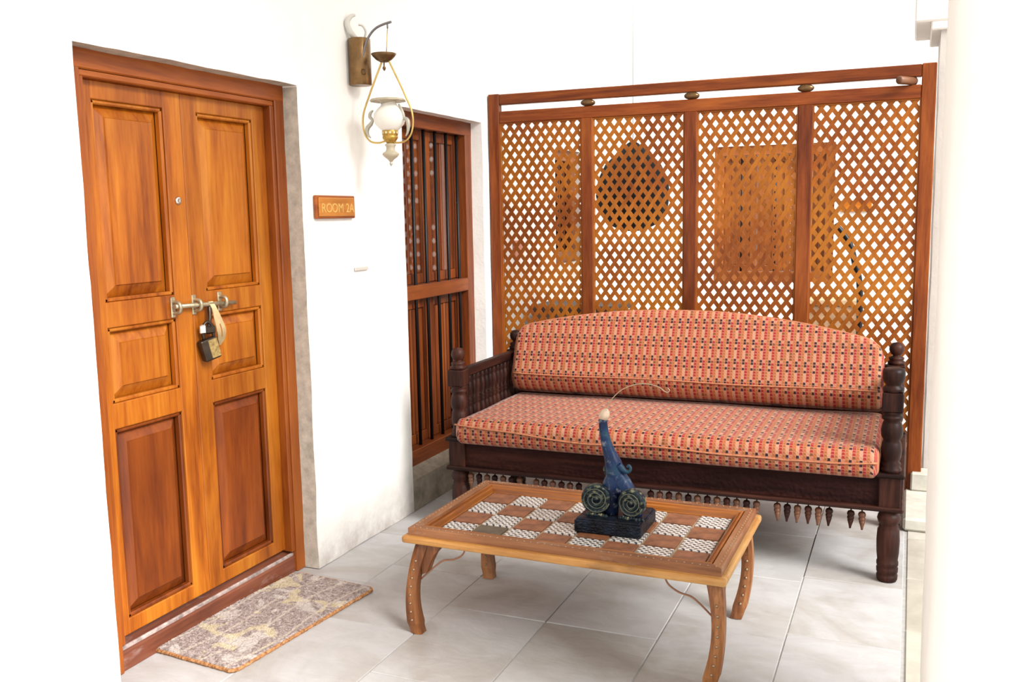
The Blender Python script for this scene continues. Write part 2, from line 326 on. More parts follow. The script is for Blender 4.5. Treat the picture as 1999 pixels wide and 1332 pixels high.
# ------------------------------------------------------------------ mesh helpers
class MB:
    def __init__(s): s.bm = bmesh.new()
    def box(s, x0, x1, y0, y1, z0, z1, bev=0.0, seg=1):
        b2 = bmesh.new(); bmesh.ops.create_cube(b2, size=1.0)
        for v in b2.verts: v.co = ((x0+x1)/2+v.co.x*(x1-x0), (y0+y1)/2+v.co.y*(y1-y0), (z0+z1)/2+v.co.z*(z1-z0))
        if bev: bmesh.ops.bevel(b2, geom=b2.edges[:], offset=bev, segments=seg, affect='EDGES', profile=0.5)
        s._join(b2); return s
    def _join(s, b2, mat=None):
        mp = {}
        for v in b2.verts: mp[v] = s.bm.verts.new(mat @ v.co if mat else v.co)
        for f in b2.faces:
            g = s.bm.faces.new([mp[v] for v in f.verts]); g.smooth = f.smooth
        b2.free()
    def lathe(s, prof, c=(0, 0, 0), seg=20, axis='z', smooth=True):
        rings = []
        for r, h in prof:
            ring = []
            for i in range(seg):
                a = 2*PI*i/seg; p = (r*math.cos(a), r*math.sin(a), h)
                if axis == 'x': p = (h, r*math.cos(a), r*math.sin(a))
                if axis == 'y': p = (r*math.sin(a), h, r*math.cos(a))
                ring.append(s.bm.verts.new((c[0]+p[0], c[1]+p[1], c[2]+p[2])))
            rings.append(ring)
        for a, b in zip(rings, rings[1:]):
            for i in range(seg):
                f = s.bm.faces.new((a[i], a[(i+1) % seg], b[(i+1) % seg], b[i])); f.smooth = smooth
        if prof[0][0] > 1e-5: s.bm.faces.new(rings[0][::-1])
        if prof[-1][0] > 1e-5: s.bm.faces.new(rings[-1])
        return s
    def tube(s, pts, r, seg=8, closed=False, flat=1.0):
        pts = [Vector(p) for p in pts]; n = len(pts)
        rs = r if isinstance(r, (list, tuple)) else [r]*n
        t0 = (pts[1]-pts[0]).normalized(); nv = t0.orthogonal().normalized(); rings = []
        for i in range(n):
            if closed: t = (pts[(i+1) % n]-pts[i-1]).normalized()
            else: t = (pts[min(i+1, n-1)]-pts[max(i-1, 0)]).normalized()
            nv = (nv - t*nv.dot(t)).normalized(); b = t.cross(nv)
            rings.append([s.bm.verts.new(pts[i]+(nv*math.cos(2*PI*k/seg)+b*math.sin(2*PI*k/seg)*flat)*rs[i]) for k in range(seg)])
        pr = list(zip(rings, rings[1:]))
        if closed: pr.append((rings[-1], rings[0]))
        for a, b in pr:
            for i in range(seg):
                f = s.bm.faces.new((a[i], a[(i+1) % seg], b[(i+1) % seg], b[i])); f.smooth = True
        if not closed: s.bm.faces.new(rings[0][::-1]); s.bm.faces.new(rings[-1])
        return s
    def sweep(s, rings):
        """rings: list of equal length point loops"""
        rr = [[s.bm.verts.new(p) for p in r] for r in rings]; n = len(rr[0])
        for a, b in zip(rr, rr[1:]):
            for i in range(n): s.bm.faces.new((a[i], a[(i+1) % n], b[(i+1) % n], b[i]))
        s.bm.faces.new(rr[0][::-1]); s.bm.faces.new(rr[-1]); return s
    def prism(s, poly, f0, f1):
        a = [s.bm.verts.new(f0(p)) for p in poly]; b = [s.bm.verts.new(f1(p)) for p in poly]; n = len(poly)
        s.bm.faces.new(a[::-1]); s.bm.faces.new(b)
        for i in range(n): s.bm.faces.new((a[i], a[(i+1) % n], b[(i+1) % n], b[i]))
        return s
    def build(s, name, mat, parent=None, loc=None):
        bmesh.ops.recalc_face_normals(s.bm, faces=s.bm.faces[:])
        me = bpy.data.meshes.new(name); s.bm.to_mesh(me); s.bm.free(); me.materials.append(mat)
        o = bpy.data.objects.new(name, me); COL.objects.link(o)
        if parent: o.parent = parent
        if loc: o.location = loc
        return o
def curve(pts, n=8):
    """Catmull-Rom through points"""
    P = [Vector(p) for p in pts]; P = [2*P[0]-P[1]]+P+[2*P[-1]-P[-2]]; out = []
    for i in range(1, len(P)-2):
        for k in range(n):
            t = k/n; a, b, c, d = P[i-1:i+3]
            out.append(0.5*((2*b)+(c-a)*t+(2*a-5*b+4*c-d)*t*t+(3*b-a-3*c+d)*t**3))
    out.append(P[-2]); return out
def thing(name, label, cat, loc=(0, 0, 0), rz=0, group=None):
    o = bpy.data.objects.new(name, None); COL.objects.link(o); o.location = loc; o.rotation_euler = (0, 0, rz)
    o.empty_display_size = 0.1
    o['label'] = label; o['category'] = cat
    if group: o['group'] = group
    return o
def struct(name, loc=(0, 0, 0)):
    o = bpy.data.objects.new(name, None); COL.objects.link(o); o.location = loc; o['kind'] = 'structure'; return o
def wob(p, amp, sc=4.0):
    v = noise.noise_vector(Vector(p)*sc)*0.6+noise.noise_vector(Vector(p)*sc*4)*0.25
    return v*amp
def grid_box(mb, x0, x1, y0, y1, z0, z1, step, amp):
    """subdivided box with hand-plastered unevenness that depends on position only"""
    n = [max(1, round((b-a)/step)) for a, b in ((x0, x1), (y0, y1), (z0, z1))]
    def pt(i, j, k):
        p = Vector((x0+(x1-x0)*i/n[0], y0+(y1-y0)*j/n[1], z0+(z1-z0)*k/n[2])); return p+wob(p, amp)
    V = {}
    def v(i, j, k):
        if (i, j, k) not in V: V[i, j, k] = mb.bm.verts.new(pt(i, j, k))
        return V[i, j, k]
    def face(*q):
        f = mb.bm.faces.new([v(*a) for a in q]); f.smooth = False
    for j in range(n[1]):
        for k in range(n[2]):
            for i in (0, n[0]): face((i, j, k), (i, j+1, k), (i, j+1, k+1), (i, j, k+1))
    for i in range(n[0]):
        for k in range(n[2]):
            for j in (0, n[1]): face((i, j, k), (i+1, j, k), (i+1, j, k+1), (i, j, k+1))
        for j in range(n[1]):
            for k in (0, n[2]): face((i, j, k), (i+1, j, k), (i+1, j+1, k), (i, j+1, k))

# ------------------------------------------------------------------ room shell
WT = -0.38
mb = MB()
segs = [(-1.6, 2.15, 0, 4.3), (2.15, 3.265, 2.037, 4.3), (3.265, 4.11, 0, 4.3), (4.11, 5.05, 2.035, 4.3), (4.11, 5.05, 0, 0.155),
        (5.05, 6.26, 0, 4.3), (6.26, 6.80, 1.96, 4.3), (6.26, 6.80, 0, 1.15), (6.80, 8.26, 0, 4.3)]
for y0, y1, z0, z1 in segs: grid_box(mb, WT, 0, y0, y1, z0, z1, 0.06, 0.007)
# slope of plaster between window frame and ledge

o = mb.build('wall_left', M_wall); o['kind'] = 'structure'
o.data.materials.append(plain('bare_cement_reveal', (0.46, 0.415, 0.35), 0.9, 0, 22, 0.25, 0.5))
o.data.materials.append(plain('shaded_stained_cement', (0.26, 0.22, 0.17), 0.9, 0, 9, 0.45, 0.5))  # under the window: stain and bench shade, both put into the colour
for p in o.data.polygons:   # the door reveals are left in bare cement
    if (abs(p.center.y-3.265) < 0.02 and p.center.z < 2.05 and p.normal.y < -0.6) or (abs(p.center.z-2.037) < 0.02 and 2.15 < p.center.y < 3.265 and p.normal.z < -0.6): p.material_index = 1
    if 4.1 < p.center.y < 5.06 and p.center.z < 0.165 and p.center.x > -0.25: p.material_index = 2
mb = MB(); mb.prism([(-0.2, 0.13), (-0.075, 0.205), (0.0, 0.16), (0.0, 0.13)], lambda p: (p[0], 4.115, p[1]), lambda p: (p[0], 5.045, p[1])); o = mb.build('trim_1', plain('shaded_stained_cement', (0.26, 0.22, 0.17))); o['kind'] = 'structure'  # sloped ledge, same colour with stain and painted-in shade
mb = MB(); mb.box(-0.5, 4.6, 8.26, 8.5, 0, 0.9); mb.box(-0.5, 0.72, 8.26, 8.5, 0.9, 2.05); mb.box(1.71, 4.6, 8.26, 8.5, 0.9, 2.05); mb.box(-0.5, 4.6, 8.26, 8.5, 2.05, 4.3)
o = mb.build('wall_back', M_wall); o['kind'] = 'structure'
mb = MB(); mb.box(-0.38, 3.1, -1.6, 5.0, 4.3, 4.5); mb.box(-0.38, 3.1, 6.3, 6.5, 4.3, 4.5); o = mb.build('ceiling', M_wall); o['kind'] = 'structure'

# floor and its paving stones
floor = struct('floor')
mb = MB(); mb.box(-0.5, 2.95, -1.6, 8.4, -0.12, -0.005); mb.build('floor_bed', M_grout, floor)
mb = MB(); mb.box(-7, 16, -12, 14, -0.22, -0.12); o = mb.build('ground', M_sand); o['kind'] = 'structure'
def tile_obj(name, x0, x1, y0, y1, mat, parent, g=0.0024):
    h = random.uniform(-0.0012, 0.0012); w, d = (x1-x0)/2-g, (y1-y0)/2-g
    mb = MB(); t = random.uniform(-0.0012, 0.0012)
    lo = [(-w, -d, -0.03), (w, -d, -0.03), (w, d, -0.03), (-w, d, -0.03)]; mid = [(a, b, -0.003) for a, b, c in lo]; top = [(a*0.992, b*0.992, t*(1 if a > 0 else -1)) for a, b, c in lo]
    mb.sweep([lo, mid, top])
    return mb.build(name, mat, parent, ((x0+x1)/2, (y0+y1)/2, h-0.0012))
cols = [(-0.42, 0.27), (0.27, 0.69), (0.69, 1.103), (1.103, 1.525), (1.525, 1.945), (1.945, 2.325)]
offs = [0.1, 0.32, 0.0, 0.0, 0.16, 0.22]
ROW = 0.565
for (x0, x1), of in zip(cols, offs):
    y = 3.11+of-ROW*4
    while y < 5.6:
        tile_obj('paving_stone', x0, x1, y, y+ROW, M_tile, floor); y += ROW
y = 0.9
while y < 5.1:
    d = 0.52
    tile_obj('kerb_stone', 2.335, 2.9, y, y+d, M_kerb, floor); y += d

# pillars on the courtyard side
def rounded_pillar(name, x0, x1, y0, y1, z1, rad):
    mb = MB(); rings = []; nz = 40
    for k in range(nz+1):
        z = z1*k/nz; ring = []
        for cx, cy, a0 in ((x1-rad, y1-rad, 0), (x0+rad, y1-rad, 90), (x0+rad, y0+rad, 180), (x1-rad, y0+rad, 270)):
            for i in range(7):
                a = math.radians(a0+15*i); p = Vector((cx+rad*math.cos(a), cy+rad*math.sin(a), z))
                ring.append(p+wob(p, 0.012, 2.0)*Vector((1, 1, 0)).length/1.42)
        rings.append(ring)
    mb.sweep(rings)
    for f in mb.bm.faces: f.smooth = len(f.verts) == 4
    o = mb.build(name, M_pillar); o['kind'] = 'structure'; return o
rounded_pillar('pillar', 2.368, 3.0, 2.0, 2.62, 4.3, 0.07)
fp = struct('pillar', (0, 0, 0))
mb = MB(); grid_box(mb, 2.405, 3.0, 5.22, 5.75, 0.0, 4.3, 0.08, 0.006); mb.build('shaft', plaster('shaded_plaster', (0.52, 0.49, 0.46), (0.4, 0.36, 0.32)), fp)  # shade on the shaft is painted in as a greyer plaster
mb = MB(); mb.box(2.315, 3.0, 4.63, 5.9, 0, 0.065, 0.012); mb.build('plinth', M_cement, fp)
mb = MB(); mb.box(2.345, 2.9, 5.10, 5.22, 0.065, 0.16, 0.008); mb.build('plinth_step', M_cement, fp)
mb = MB(); mb.box(2.285, 3.0, 5.19, 5.77, 2.405, 4.3, 0.008); mb.box(2.36, 3.0, 5.20, 5.76, 2.365, 2.41, 0.006); mb.build('corbel', M_pillar, fp)

# ------------------------------------------------------------------ door
door = struct('door_1')
def bars(parent, name, mat, *bx, bev=0.003):
    mb = MB()
    for b in bx: mb.box(*b, bev)
    return mb.build(name, mat, parent)
FX = -0.072
bars(door, 'jamb', W('frame', 'z'), (-0.20, FX, 2.12, 2.238, 0, 2.03), (-0.20, FX-0.008, 2.236, 2.258, 0.09, 1.957), bev=0.004)
bars(door, 'jamb', W('frame', 'z'), (-0.20, FX, 3.21, 3.285, 0, 2.03), (-0.20, FX-0.008, 3.19, 3.212, 0.09, 1.957), bev=0.004)
bars(door, 'head', W('frame', 'y'), (-0.20, FX+0.001, 2.12, 3.285, 1.975, 2.06), (-0.20, FX-0.008, 2.24, 3.21, 1.953, 1.977), bev=0.004)
mb = MB(); mb.prism([(-0.2, 0), (-0.085, 0), (-0.085, 0.062), (-0.095, 0.072), (-0.2, 0.098)], lambda p: (p[0], 2.12, p[1]), lambda p: (p[0], 3.285, p[1]))
mb.build('threshold', W('thr', 'y'), door)
mb = MB(); mb.box(-0.104, -0.092, 2.14, 3.22, 0.066, 0.082, 0.004); mb.build('worn_sill_strip', plain('worn_sill', (0.32, 0.25, 0.23), 0.6, 0, 30, 0.6), door)
LX = -0.115
ROWS = [(0.155, 0.815), (0.902, 1.155), (1.24, 1.893)]
def leaf(y0, y1, p0, p1):
    mb = MB(); e = 0.003
    mb.box(LX-0.045, LX, y0, p0, 0.10, 1.953, e); mb.box(LX-0.045, LX, p1, y1, 0.10, 1.953, e)
    zs = [0.10]+[q for r in ROWS for q in r]+[1.953]
    for a, b in zip(zs[::2], zs[1::2]): mb.box(LX-0.044, LX-0.0005, p0-0.002, p1+0.002, a, b, e)
    lf = mb.build('door_leaf', W('door', 'z'), door)
    for k, (a, b) in enumerate(ROWS):
        # moulding round the opening, then a raised and fielded panel
        mb = MB(); w = 0.014
        for (ya, yb, za, zb) in ((p0, p0+w, a, b), (p1-w, p1, a, b), (p0, p1, a, a+w), (p0, p1, b-w, b)): mb.box(LX-0.03, LX-0.005, ya, yb, za, zb, 0.004)
        mb.build('moulding', W('door' if k else 'doorlow', 'z'), lf)
        mb = MB(); i = 0.052
        r = [[(LX+x, ya, za), (LX+x, yb, za), (LX+x, yb, zb), (LX+x, ya, zb)] for x, ya, yb, za, zb in
             ((-0.042, p0, p1, a, b), (-0.030, p0+w, p1-w, a+w, b-w), (-0.010, p0+i, p1-i, a+i, b-i), (-0.005, p0+i+0.003, p1-i-0.003, a+i+0.003, b-i-0.003))]
        mb.sweep(r); mb.build('panel', W('door' if k else 'doorlow', 'z'), lf)
    return lf
leafL = leaf(2.258, 2.7165, 2.315, 2.63); leafR = leaf(2.7185, 3.19, 2.797, 3.115)
mb = MB(); mb.lathe([(0.014, 0), (0.014, 0.004), (0.011, 0.007), (0.006, 0.006), (0.0, 0.006)], (LX, 2.674, 1.574), 20, 'x'); mb.build('peephole', M_steel, leafL)
# slide bolt
bx = LX+0.022; bz = 1.195
bolt = MB().tube([(bx, 2.60, bz+0.006), (bx, 2.925, bz-0.008)], 0.0085, 12).build('slide_bolt', M_bolt, door)
for y in (2.615, 2.722, 2.862):
    mb = MB(); mb.box(LX-0.002, LX+0.005, y-0.011, y+0.011, bz-0.036, bz+0.038, 0.003)
    mb.tube(curve([(LX, y, bz+0.02), (bx+0.006, y, bz+0.017), (bx+0.014, y, bz), (bx+0.006, y, bz-0.017), (LX, y, bz-0.02)], 4), 0.007, 8)
    mb.build('bolt_bracket', M_bolt, bolt)
# hanging hasp strap with a slot, swung forward of the bolt
mb = MB(); path = [(bx, 2.785, bz+0.008), (bx+0.014, 2.789, bz-0.02), (bx+0.022, 2.796, bz-0.06), (bx+0.026, 2.806, bz-0.10), (bx+0.016, 2.815, bz-0.135), (bx+0.004, 2.818, bz-0.16)]
ws = [0.012, 0.013, 0.021, 0.025, 0.019, 0.004]; pc = curve(path, 5); n = len(pc)
for i in range(n-1):
    for sgn in (-1, 1):
        f0, f1 = i/(n-1)*5, (i+1)/(n-1)*5
        def wd(f): j = min(4, int(f)); return ws[j]+(ws[j+1]-ws[j])*(f-j)
        slot = 0.0035 if 2.3 < f0 < 3.6 else 0.0
        def q(p, f, s, dx): return p+Vector((dx, s, 0))
        a = [q(pc[i], f0, sgn*slot, 0), q(pc[i], f0, sgn*wd(f0), 0), q(pc[i+1], f1, sgn*wd(f1), 0), q(pc[i+1], f1, sgn*slot, 0)]
        mb.prism(a, lambda p: p, lambda p: p+Vector((0.003, 0, 0)))
mb.build('hasp', M_strap, bolt)
MB().tube(curve([(bx+0.004, 2.775, bz-0.005), (bx+0.012, 2.765, bz-0.05), (bx+0.010, 2.757, bz-0.085)], 5), 0.007, 8, flat=0.5).build('hasp_staple', M_lock, bolt)
# padlock
lock = thing('padlock', 'dark brass padlock hanging from the bolt hasp of the wooden door', 'padlock', (bx+0.012, 2.752, 1.03), math.radians(-18))
mb = MB(); mb.box(-0.016, 0.016, -0.034, 0.034, -0.042, 0.04, 0.006, 2); body = mb.build('lock_body', M_lock, lock)
body.rotation_euler = (math.radians(14), 0, 0)
mb = MB(); mb.box(0.014, 0.019, -0.006, 0.032, -0.036, 0.034, 0.002); pl = mb.build('face_plate', M_lockface, body)
MB().box(0.018, 0.021, 0.002, 0.010, -0.02, 0.02, 0.001).build('keyhole_cover', M_lock, pl) if False else None
MB().tube(curve([(0.0, -0.02, 0.035), (0, -0.024, 0.075), (0, -0.004, 0.10), (0, 0.018, 0.082), (0, 0.02, 0.035)], 6), 0.006, 10).build('shackle', M_lock, lock)
mb = MB(); mb.box(-0.006, 0.01, -0.036, -0.012, 0.058, 0.092, 0.004); o = mb.build('shackle_sleeve', M_steel, lock)
mb = MB(); mb.box(-0.008, 0.008, -0.012, 0.03, 0.055, 0.085, 0.006); mb.build('hasp_loop', M_lock, lock)

# ------------------------------------------------------------------ barred windows
def barred_window(name, x, y0, y1, z0, z1, nbars, mid, facing, loc=(0, 0, 0), bay=2, wk='win', glass=True):
    """window in a plane; local: u along width, d = depth forward, z up; facing 'x' (left wall) or 'y' (back wall)"""
    root = struct(name)
    def T(u0, u1, d0, d1, a, b):
        return (x+d0, x+d1, u0, u1, a, b) if facing == 'x' else (u0, u1, x-d1, x-d0, a, b)
    ax = 'y' if facing == 'x' else 'x'
    w = 0.075
    bars(root, 'jamb', W(wk, 'z'), T(y0-0.02, y0+w, -0.09, 0, z0, z1), bev=0.004)
    bars(root, 'jamb', W(wk, 'z'), T(y1-w, y1+0.02, -0.09, 0, z0, z1), bev=0.004)
    bars(root, 'head', W(wk, ax), T(y0-0.02, y1+0.02, -0.09, 0.001, z1-w, z1+0.015), bev=0.004)
    bars(root, 'sill', W(wk, ax), T(y0-0.02, y1+0.02, -0.09, 0.006, z0-0.03, z0+0.055), bev=0.004)
    lights = [(z0+0.055, z1-w)]
    if mid:
        bars(root, 'mid_rail', W(wk, ax), T(y0, y1, -0.085, -0.002, mid[0], mid[1]), bev=0.004)
        lights = [(z0+0.055, mid[0]), (mid[1], z1-w)]
    for k in range(nbars):
        u = y0+w+(y1-y0-2*w)*(k+0.55)/nbars
        c = (x-0.03, u) if facing == 'x' else (u, x+0.03)
        MB().tube([(c[0], c[1], z0+0.03), (c[0], c[1], z1-w+0.02)], 0.0095, 10).build('bar', M_iron, root)
    n = bay
    for a, b in lights:
        for k in range(n):
            u0 = y0+w+(y1-y0-2*w)*k/n+0.002; u1 = y0+w+(y1-y0-2*w)*(k+1)/n-0.002; s = 0.055
            sh = bars(root, 'shutter', W(wk, 'z'), T(u0, u0+s, -0.085, -0.055, a+0.002, b-0.002), T(u1-s, u1, -0.085, -0.055, a+0.002, b-0.002),
                      T(u0+s, u1-s, -0.084, -0.056, a+0.002, a+s), T(u0+s, u1-s, -0.084, -0.056, b-s, b-0.002))
            um = (u0+u1)/2
            bars(sh, 'panel', W(wk, 'z'), T(u0+s, um-0.006, -0.082, -0.070, a+s, b-s), bev=0.004); bars(sh, 'panel', W(wk, 'z'), T(um+0.006, u1-s, -0.082, -0.070, a+s, b-s), bev=0.004)
            bars(sh, 'muntin', W(wk, 'z'), T(um-0.010, um+0.010, -0.082, -0.060, a+s, b-s), bev=0.003)
            if glass and a > 1: bars(sh, 'pane', M_pane, T(u0+s, u1-s, -0.0665, -0.0635, a+s, b-s), bev=0)
    return root
barred_window('window_1', -0.072, 4.11, 5.05, 0.225, 2.035, 6, (1.07, 1.145), 'x')
barred_window('window_2', 8.285, 0.72, 1.71, 0.93, 2.045, 3, None, 'y', bay=3, wk='far', glass=False)
barred_window('window_3', -0.04, 6.26, 6.80, 1.18, 1.96, 4, None, 'x', wk='far', glass=False)

# ------------------------------------------------------------------ lattice screen
SY = 5.13
scr = thing('lattice_screen', 'tall brown wooden screen of four diamond lattice panels behind the bench', 'screen', (1.2, SY, 0))
def sb(name, mat, x0, x1, z0, z1, d0=0.0, d1=0.045, bev=0.004):
    return MB().box(x0-1.2, x1-1.2, d0, d1, z0, z1, bev).build(name, mat, scr)
sb('post', W('red', 'z'), 0.006, 0.074, 0, 2.2); sb('post', W('red', 'z'), 2.326, 2.393, 0, 2.2)
sb('top_rail', W('red', 'x'), 0.074, 2.326, 2.137, 2.197, 0.002, 0.043); sb('second_rail', W('red', 'x'), 0.074, 2.326, 2.033, 2.10, 0.002, 0.043)
sb('bottom_rail', W('red', 'x'), 0.074, 2.326, 0.045, 0.10, 0.002, 0.043)
PAN = [(0.074, 0.573), (0.641, 1.157), (1.228, 1.748), (1.82, 2.326)]
for (a, b), (c, d) in zip(PAN, PAN[1:]): sb('mullion', W('red', 'z'), b, c, 0.045, 2.036, 0.001, 0.044)
def clip(poly, x0, x1, z0, z1):
    for ax, lim, sg in ((0, x0, 1), (0, x1, -1), (1, z0, 1), (1, z1, -1)):
        out = []
        for i in range(len(poly)):
            p, q = poly[i-1], poly[i]; a, b = (p[ax]-lim)*sg, (q[ax]-lim)*sg
            if (a >= 0) != (b >= 0):
                t = a/(a-b); out.append((p[0]+(q[0]-p[0])*t, p[1]+(q[1]-p[1])*t))
            if b >= 0: out.append(q)
        poly = out
        if not poly: return []
    return poly
PX, PZ = 0.0548, 0.0818
ux, uz = PX, PZ; ln = math.hypot(ux, uz); ux /= ln; uz /= ln
HA, HB = 0.0160, 0.0208
for k, (a, b) in enumerate(PAN):
    pn = MB()
    for q in ((a, a+0.006, 0.10, 2.033), (b-0.006, b, 0.10, 2.033)): pn.box(q[0]-1.2, q[1]-1.2, 0.008, 0.03, q[2], q[3])
    for q in ((a, b, 0.10, 0.106), (a, b, 2.027, 2.033)): pn.box(q[0]-1.2, q[1]-1.2, 0.0085, 0.0295, q[2], q[3])
    panel = pn.build('lattice_panel', W('slat', 'z'), scr)
    x0, x1, z0, z1 = a, b, 0.10, 2.033
    hx = (0.109, 0.655, 1.242, 1.832)[k]+PX/2; hz = (2.011, 2.004, 2.006, 2.012)[k]  # crossing of two slats
    for sg in (1, -1):
        for i in range(-60, 60):
            # a strip running between two rows of diamond holes, notched by their edges
            cx, cz = hx+PX*i, hz; lo, hi = [], []
            for q in range(-60, 61):
                px_, pz_ = cx+sg*PX/2*q, cz+PZ/2*q
                if not (x0-0.1 < px_ < x1+0.1 and z0-0.12 < pz_ < z1+0.12): continue
                # hole on the lower side has its centre half a pitch further along x, on the upper side half a pitch back
                ax_, az_ = px_+sg*PX/2, pz_; bx_, bz_ = px_, pz_+PZ/2
                lo += [(ax_-sg*HA, az_), (ax_, az_+HB)]; hi += [(bx_, bz_-HB), (bx_+sg*HA, bz_)]
            if len(lo) < 2: continue
            c = clip(lo+hi[::-1], x0, x1, z0, z1)
            if len(c) < 3: continue
            ar = abs(sum(c[j-1][0]*c[j][1]-c[j][0]*c[j-1][1] for j in range(len(c))))/2
            if ar < 2e-4: continue
            d0, d1 = (0.012, 0.0160) if sg > 0 else (0.0142, 0.0180)
            MB().prism(c, lambda q: (q[0]-1.2, d0, q[1]), lambda q: (q[0]-1.2, d1, q[1])).build('slat', W('slat', 'z'), panel)
for x in (0.612, 1.196, 1.782):
    MB().lathe([(0.0, -0.012), (0.016, -0.010), (0.026, -0.002), (0.028, 0.012), (0.026, 0.03), (0.0, 0.036)], (0, 0, 0), 16, 'y').build('rail_knob', M_bronze, scr, (x-1.2, 0.004, 2.1185)).scale = (1.5, 1, 0.72)
MB().lathe([(0.0, -0.086), (0.017, -0.085), (0.020, -0.08), (0.020, 0.03), (0.0, 0.03)], (0, 0, 0), 16, 'y').build('peg', W('finial', 'y'), scr, (2.275-1.2, 0.0, 2.1185)).rotation_euler = (0, 0, math.radians(-38))

# ------------------------------------------------------------------ bench
XL, XR, YF, YB = 0.342, 2.262, 3.972, 4.69
bench = thing('carved_bench', 'dark carved wooden settee with turned posts and spindle arms before the lattice screen', 'bench', (1.3, 4.33, 0))
def B(mb, name, mat): 
    for v in mb.bm.verts: v.co -= Vector((1.3, 4.33, 0))
    return mb.build(name, mat, bench)
LEG = [(0.036, 0), (0.040, 0.008), (0.041, 0.026), (0.036, 0.031), (0.041, 0.038), (0.042, 0.055), (0.038, 0.061), (0.042, 0.068), (0.042, 0.082), (0.039, 0.086), (0.043, 0.12), (0.0445, 0.17), (0.042, 0.215), (0.036, 0.226), (0.038, 0.232), (0.034, 0.238), (0.041, 0.246), (0.045, 0.262), (0.041, 0.278), (0.036, 0.284), (0.036, 0.302)]
UPP = [(0.034, 0.45), (0.040, 0.458), (0.041, 0.470), (0.034, 0.478), (0.038, 0.49), (0.031, 0.50), (0.037, 0.515), (0.040, 0.545), (0.036, 0.575), (0.031, 0.585), (0.040, 0.600), (0.042, 0.625), (0.036, 0.655), (0.031, 0.664), (0.040, 0.672), (0.041, 0.682), (0.032, 0.69), (0.040, 0.695), (0.036, 0.704)]
BALL = [(0.030, 0.778), (0.038, 0.784), (0.039, 0.793), (0.030, 0.800), (0.034, 0.806), (0.034, 0.813), (0.020, 0.820), (0.017, 0.824), (0.026, 0.831), (0.032, 0.843), (0.0335, 0.853), (0.031, 0.867), (0.021, 0.880), (0.0, 0.885)]
BUN = [(0.032, 0.778), (0.040, 0.785), (0.041, 0.797), (0.031, 0.805), (0.030, 0.81), (0.037, 0.818), (0.043, 0.835), (0.043, 0.858), (0.040, 0.872), (0.030, 0.876), (0.0, 0.876)]
for x, y, fin in ((XL, YF, BALL), (XR, YF, BUN), (XL, YB, BALL), (XR, YB, BALL)):
    mb = MB(); mb.lathe(LEG, (x, y, 0), 22); mb.box(x-0.042, x+0.042, y-0.042, y+0.042, 0.30, 0.452, 0.004)
    B(mb, 'leg', W('dark', 'z'))
    up_ = MB(); up_.lathe(UPP, (x, y, 0), 22); up_.box(x-0.040, x+0.040, y-0.040, y+0.040, 0.702, 0.780, 0.004); up_.lathe(fin, (x, y, 0), 22)
    B(up_, 'post', W('dark', 'z'))
def rail(x0, x1, y0, y1, ax):
    mb = MB(); mb.box(x0, x1, y0, y1, 0.316, 0.442, 0.003); return B(mb, 'seat_rail', W('carved', ax))
rail(XL+0.04, XR-0.04, YF-0.026, YF+0.014, 'x'); rail(XL+0.04, XR-0.04, YB-0.014, YB+0.026, 'x')
rail(XL-0.026, XL+0.014, YF+0.04, YB-0.04, 'y'); rail(XR-0.014, XR+0.026, YF+0.04, YB-0.04, 'y')
def lip(z0, z1, out, pr):
    mb = MB()
    for (x0, x1, y0, y1) in ((XL-0.042-out, XR+0.042+out, YF-0.042-out, YF+0.03), (XL-0.042-out, XR+0.042+out, YB-0.03, YB+0.042), (XL-0.042-out, XL+0.03, YF+0.02, YB), (XR-0.03, XR+0.042+out, YF+0.02, YB)):
        mb.box(x0, x1, y0, y1, z0, z1, pr)
    return mb
B(lip(0.438, 0.456, 0.014, 0.006), 'ledge_moulding', W('dark', 'x')); B(lip(0.298, 0.318, 0.012, 0.006), 'lower_moulding', W('dark', 'x'))
mb = MB(); mb.box(XL+0.02, XR-0.02, YF-0.005, YB, 0.402, 0.43); B(mb, 'seat_board', W('dark', 'x'))
SP = [(0.010, 0), (0.013, 0.01), (0.009, 0.02), (0.0145, 0.035), (0.016, 0.06), (0.012, 0.085), (0.009, 0.095), (0.015, 0.103), (0.009, 0.112), (0.015, 0.120), (0.009, 0.130), (0.013, 0.15), (0.016, 0.18), (0.013, 0.205), (0.009, 0.215), (0.014, 0.224), (0.010, 0.234), (0.011, 0.245)]
for x in (XL, XR):
    mb = MB(); mb.box(x-0.02, x+0.02, YF+0.036, YB-0.036, 0.735, 0.778, 0.006); B(mb, 'arm_rail', W('dark', 'y'))
    mb = MB(); mb.box(x-0.018, x+0.018, YF+0.036, YB-0.036, 0.463, 0.492, 0.004); B(mb, 'lower_arm_rail', W('dark', 'y'))
    for k in range(13):
        y = YF+0.068+k*(YB-YF-0.136)/12
        mb = MB(); mb.lathe(SP, (x, y, 0.491), 12); B(mb, 'spindle', W('dark', 'z'))
mb = MB(); mb.box(XL+0.036, XR-0.036, YB-0.018, YB+0.018, 0.735, 0.778, 0.005); B(mb, 'back_rail', W('dark', 'x'))
mb = MB(); mb.box(XL+0.036, XR-0.036, YB-0.016, YB+0.016, 0.52, 0.56, 0.005); B(mb, 'back_rail', W('dark', 'x'))
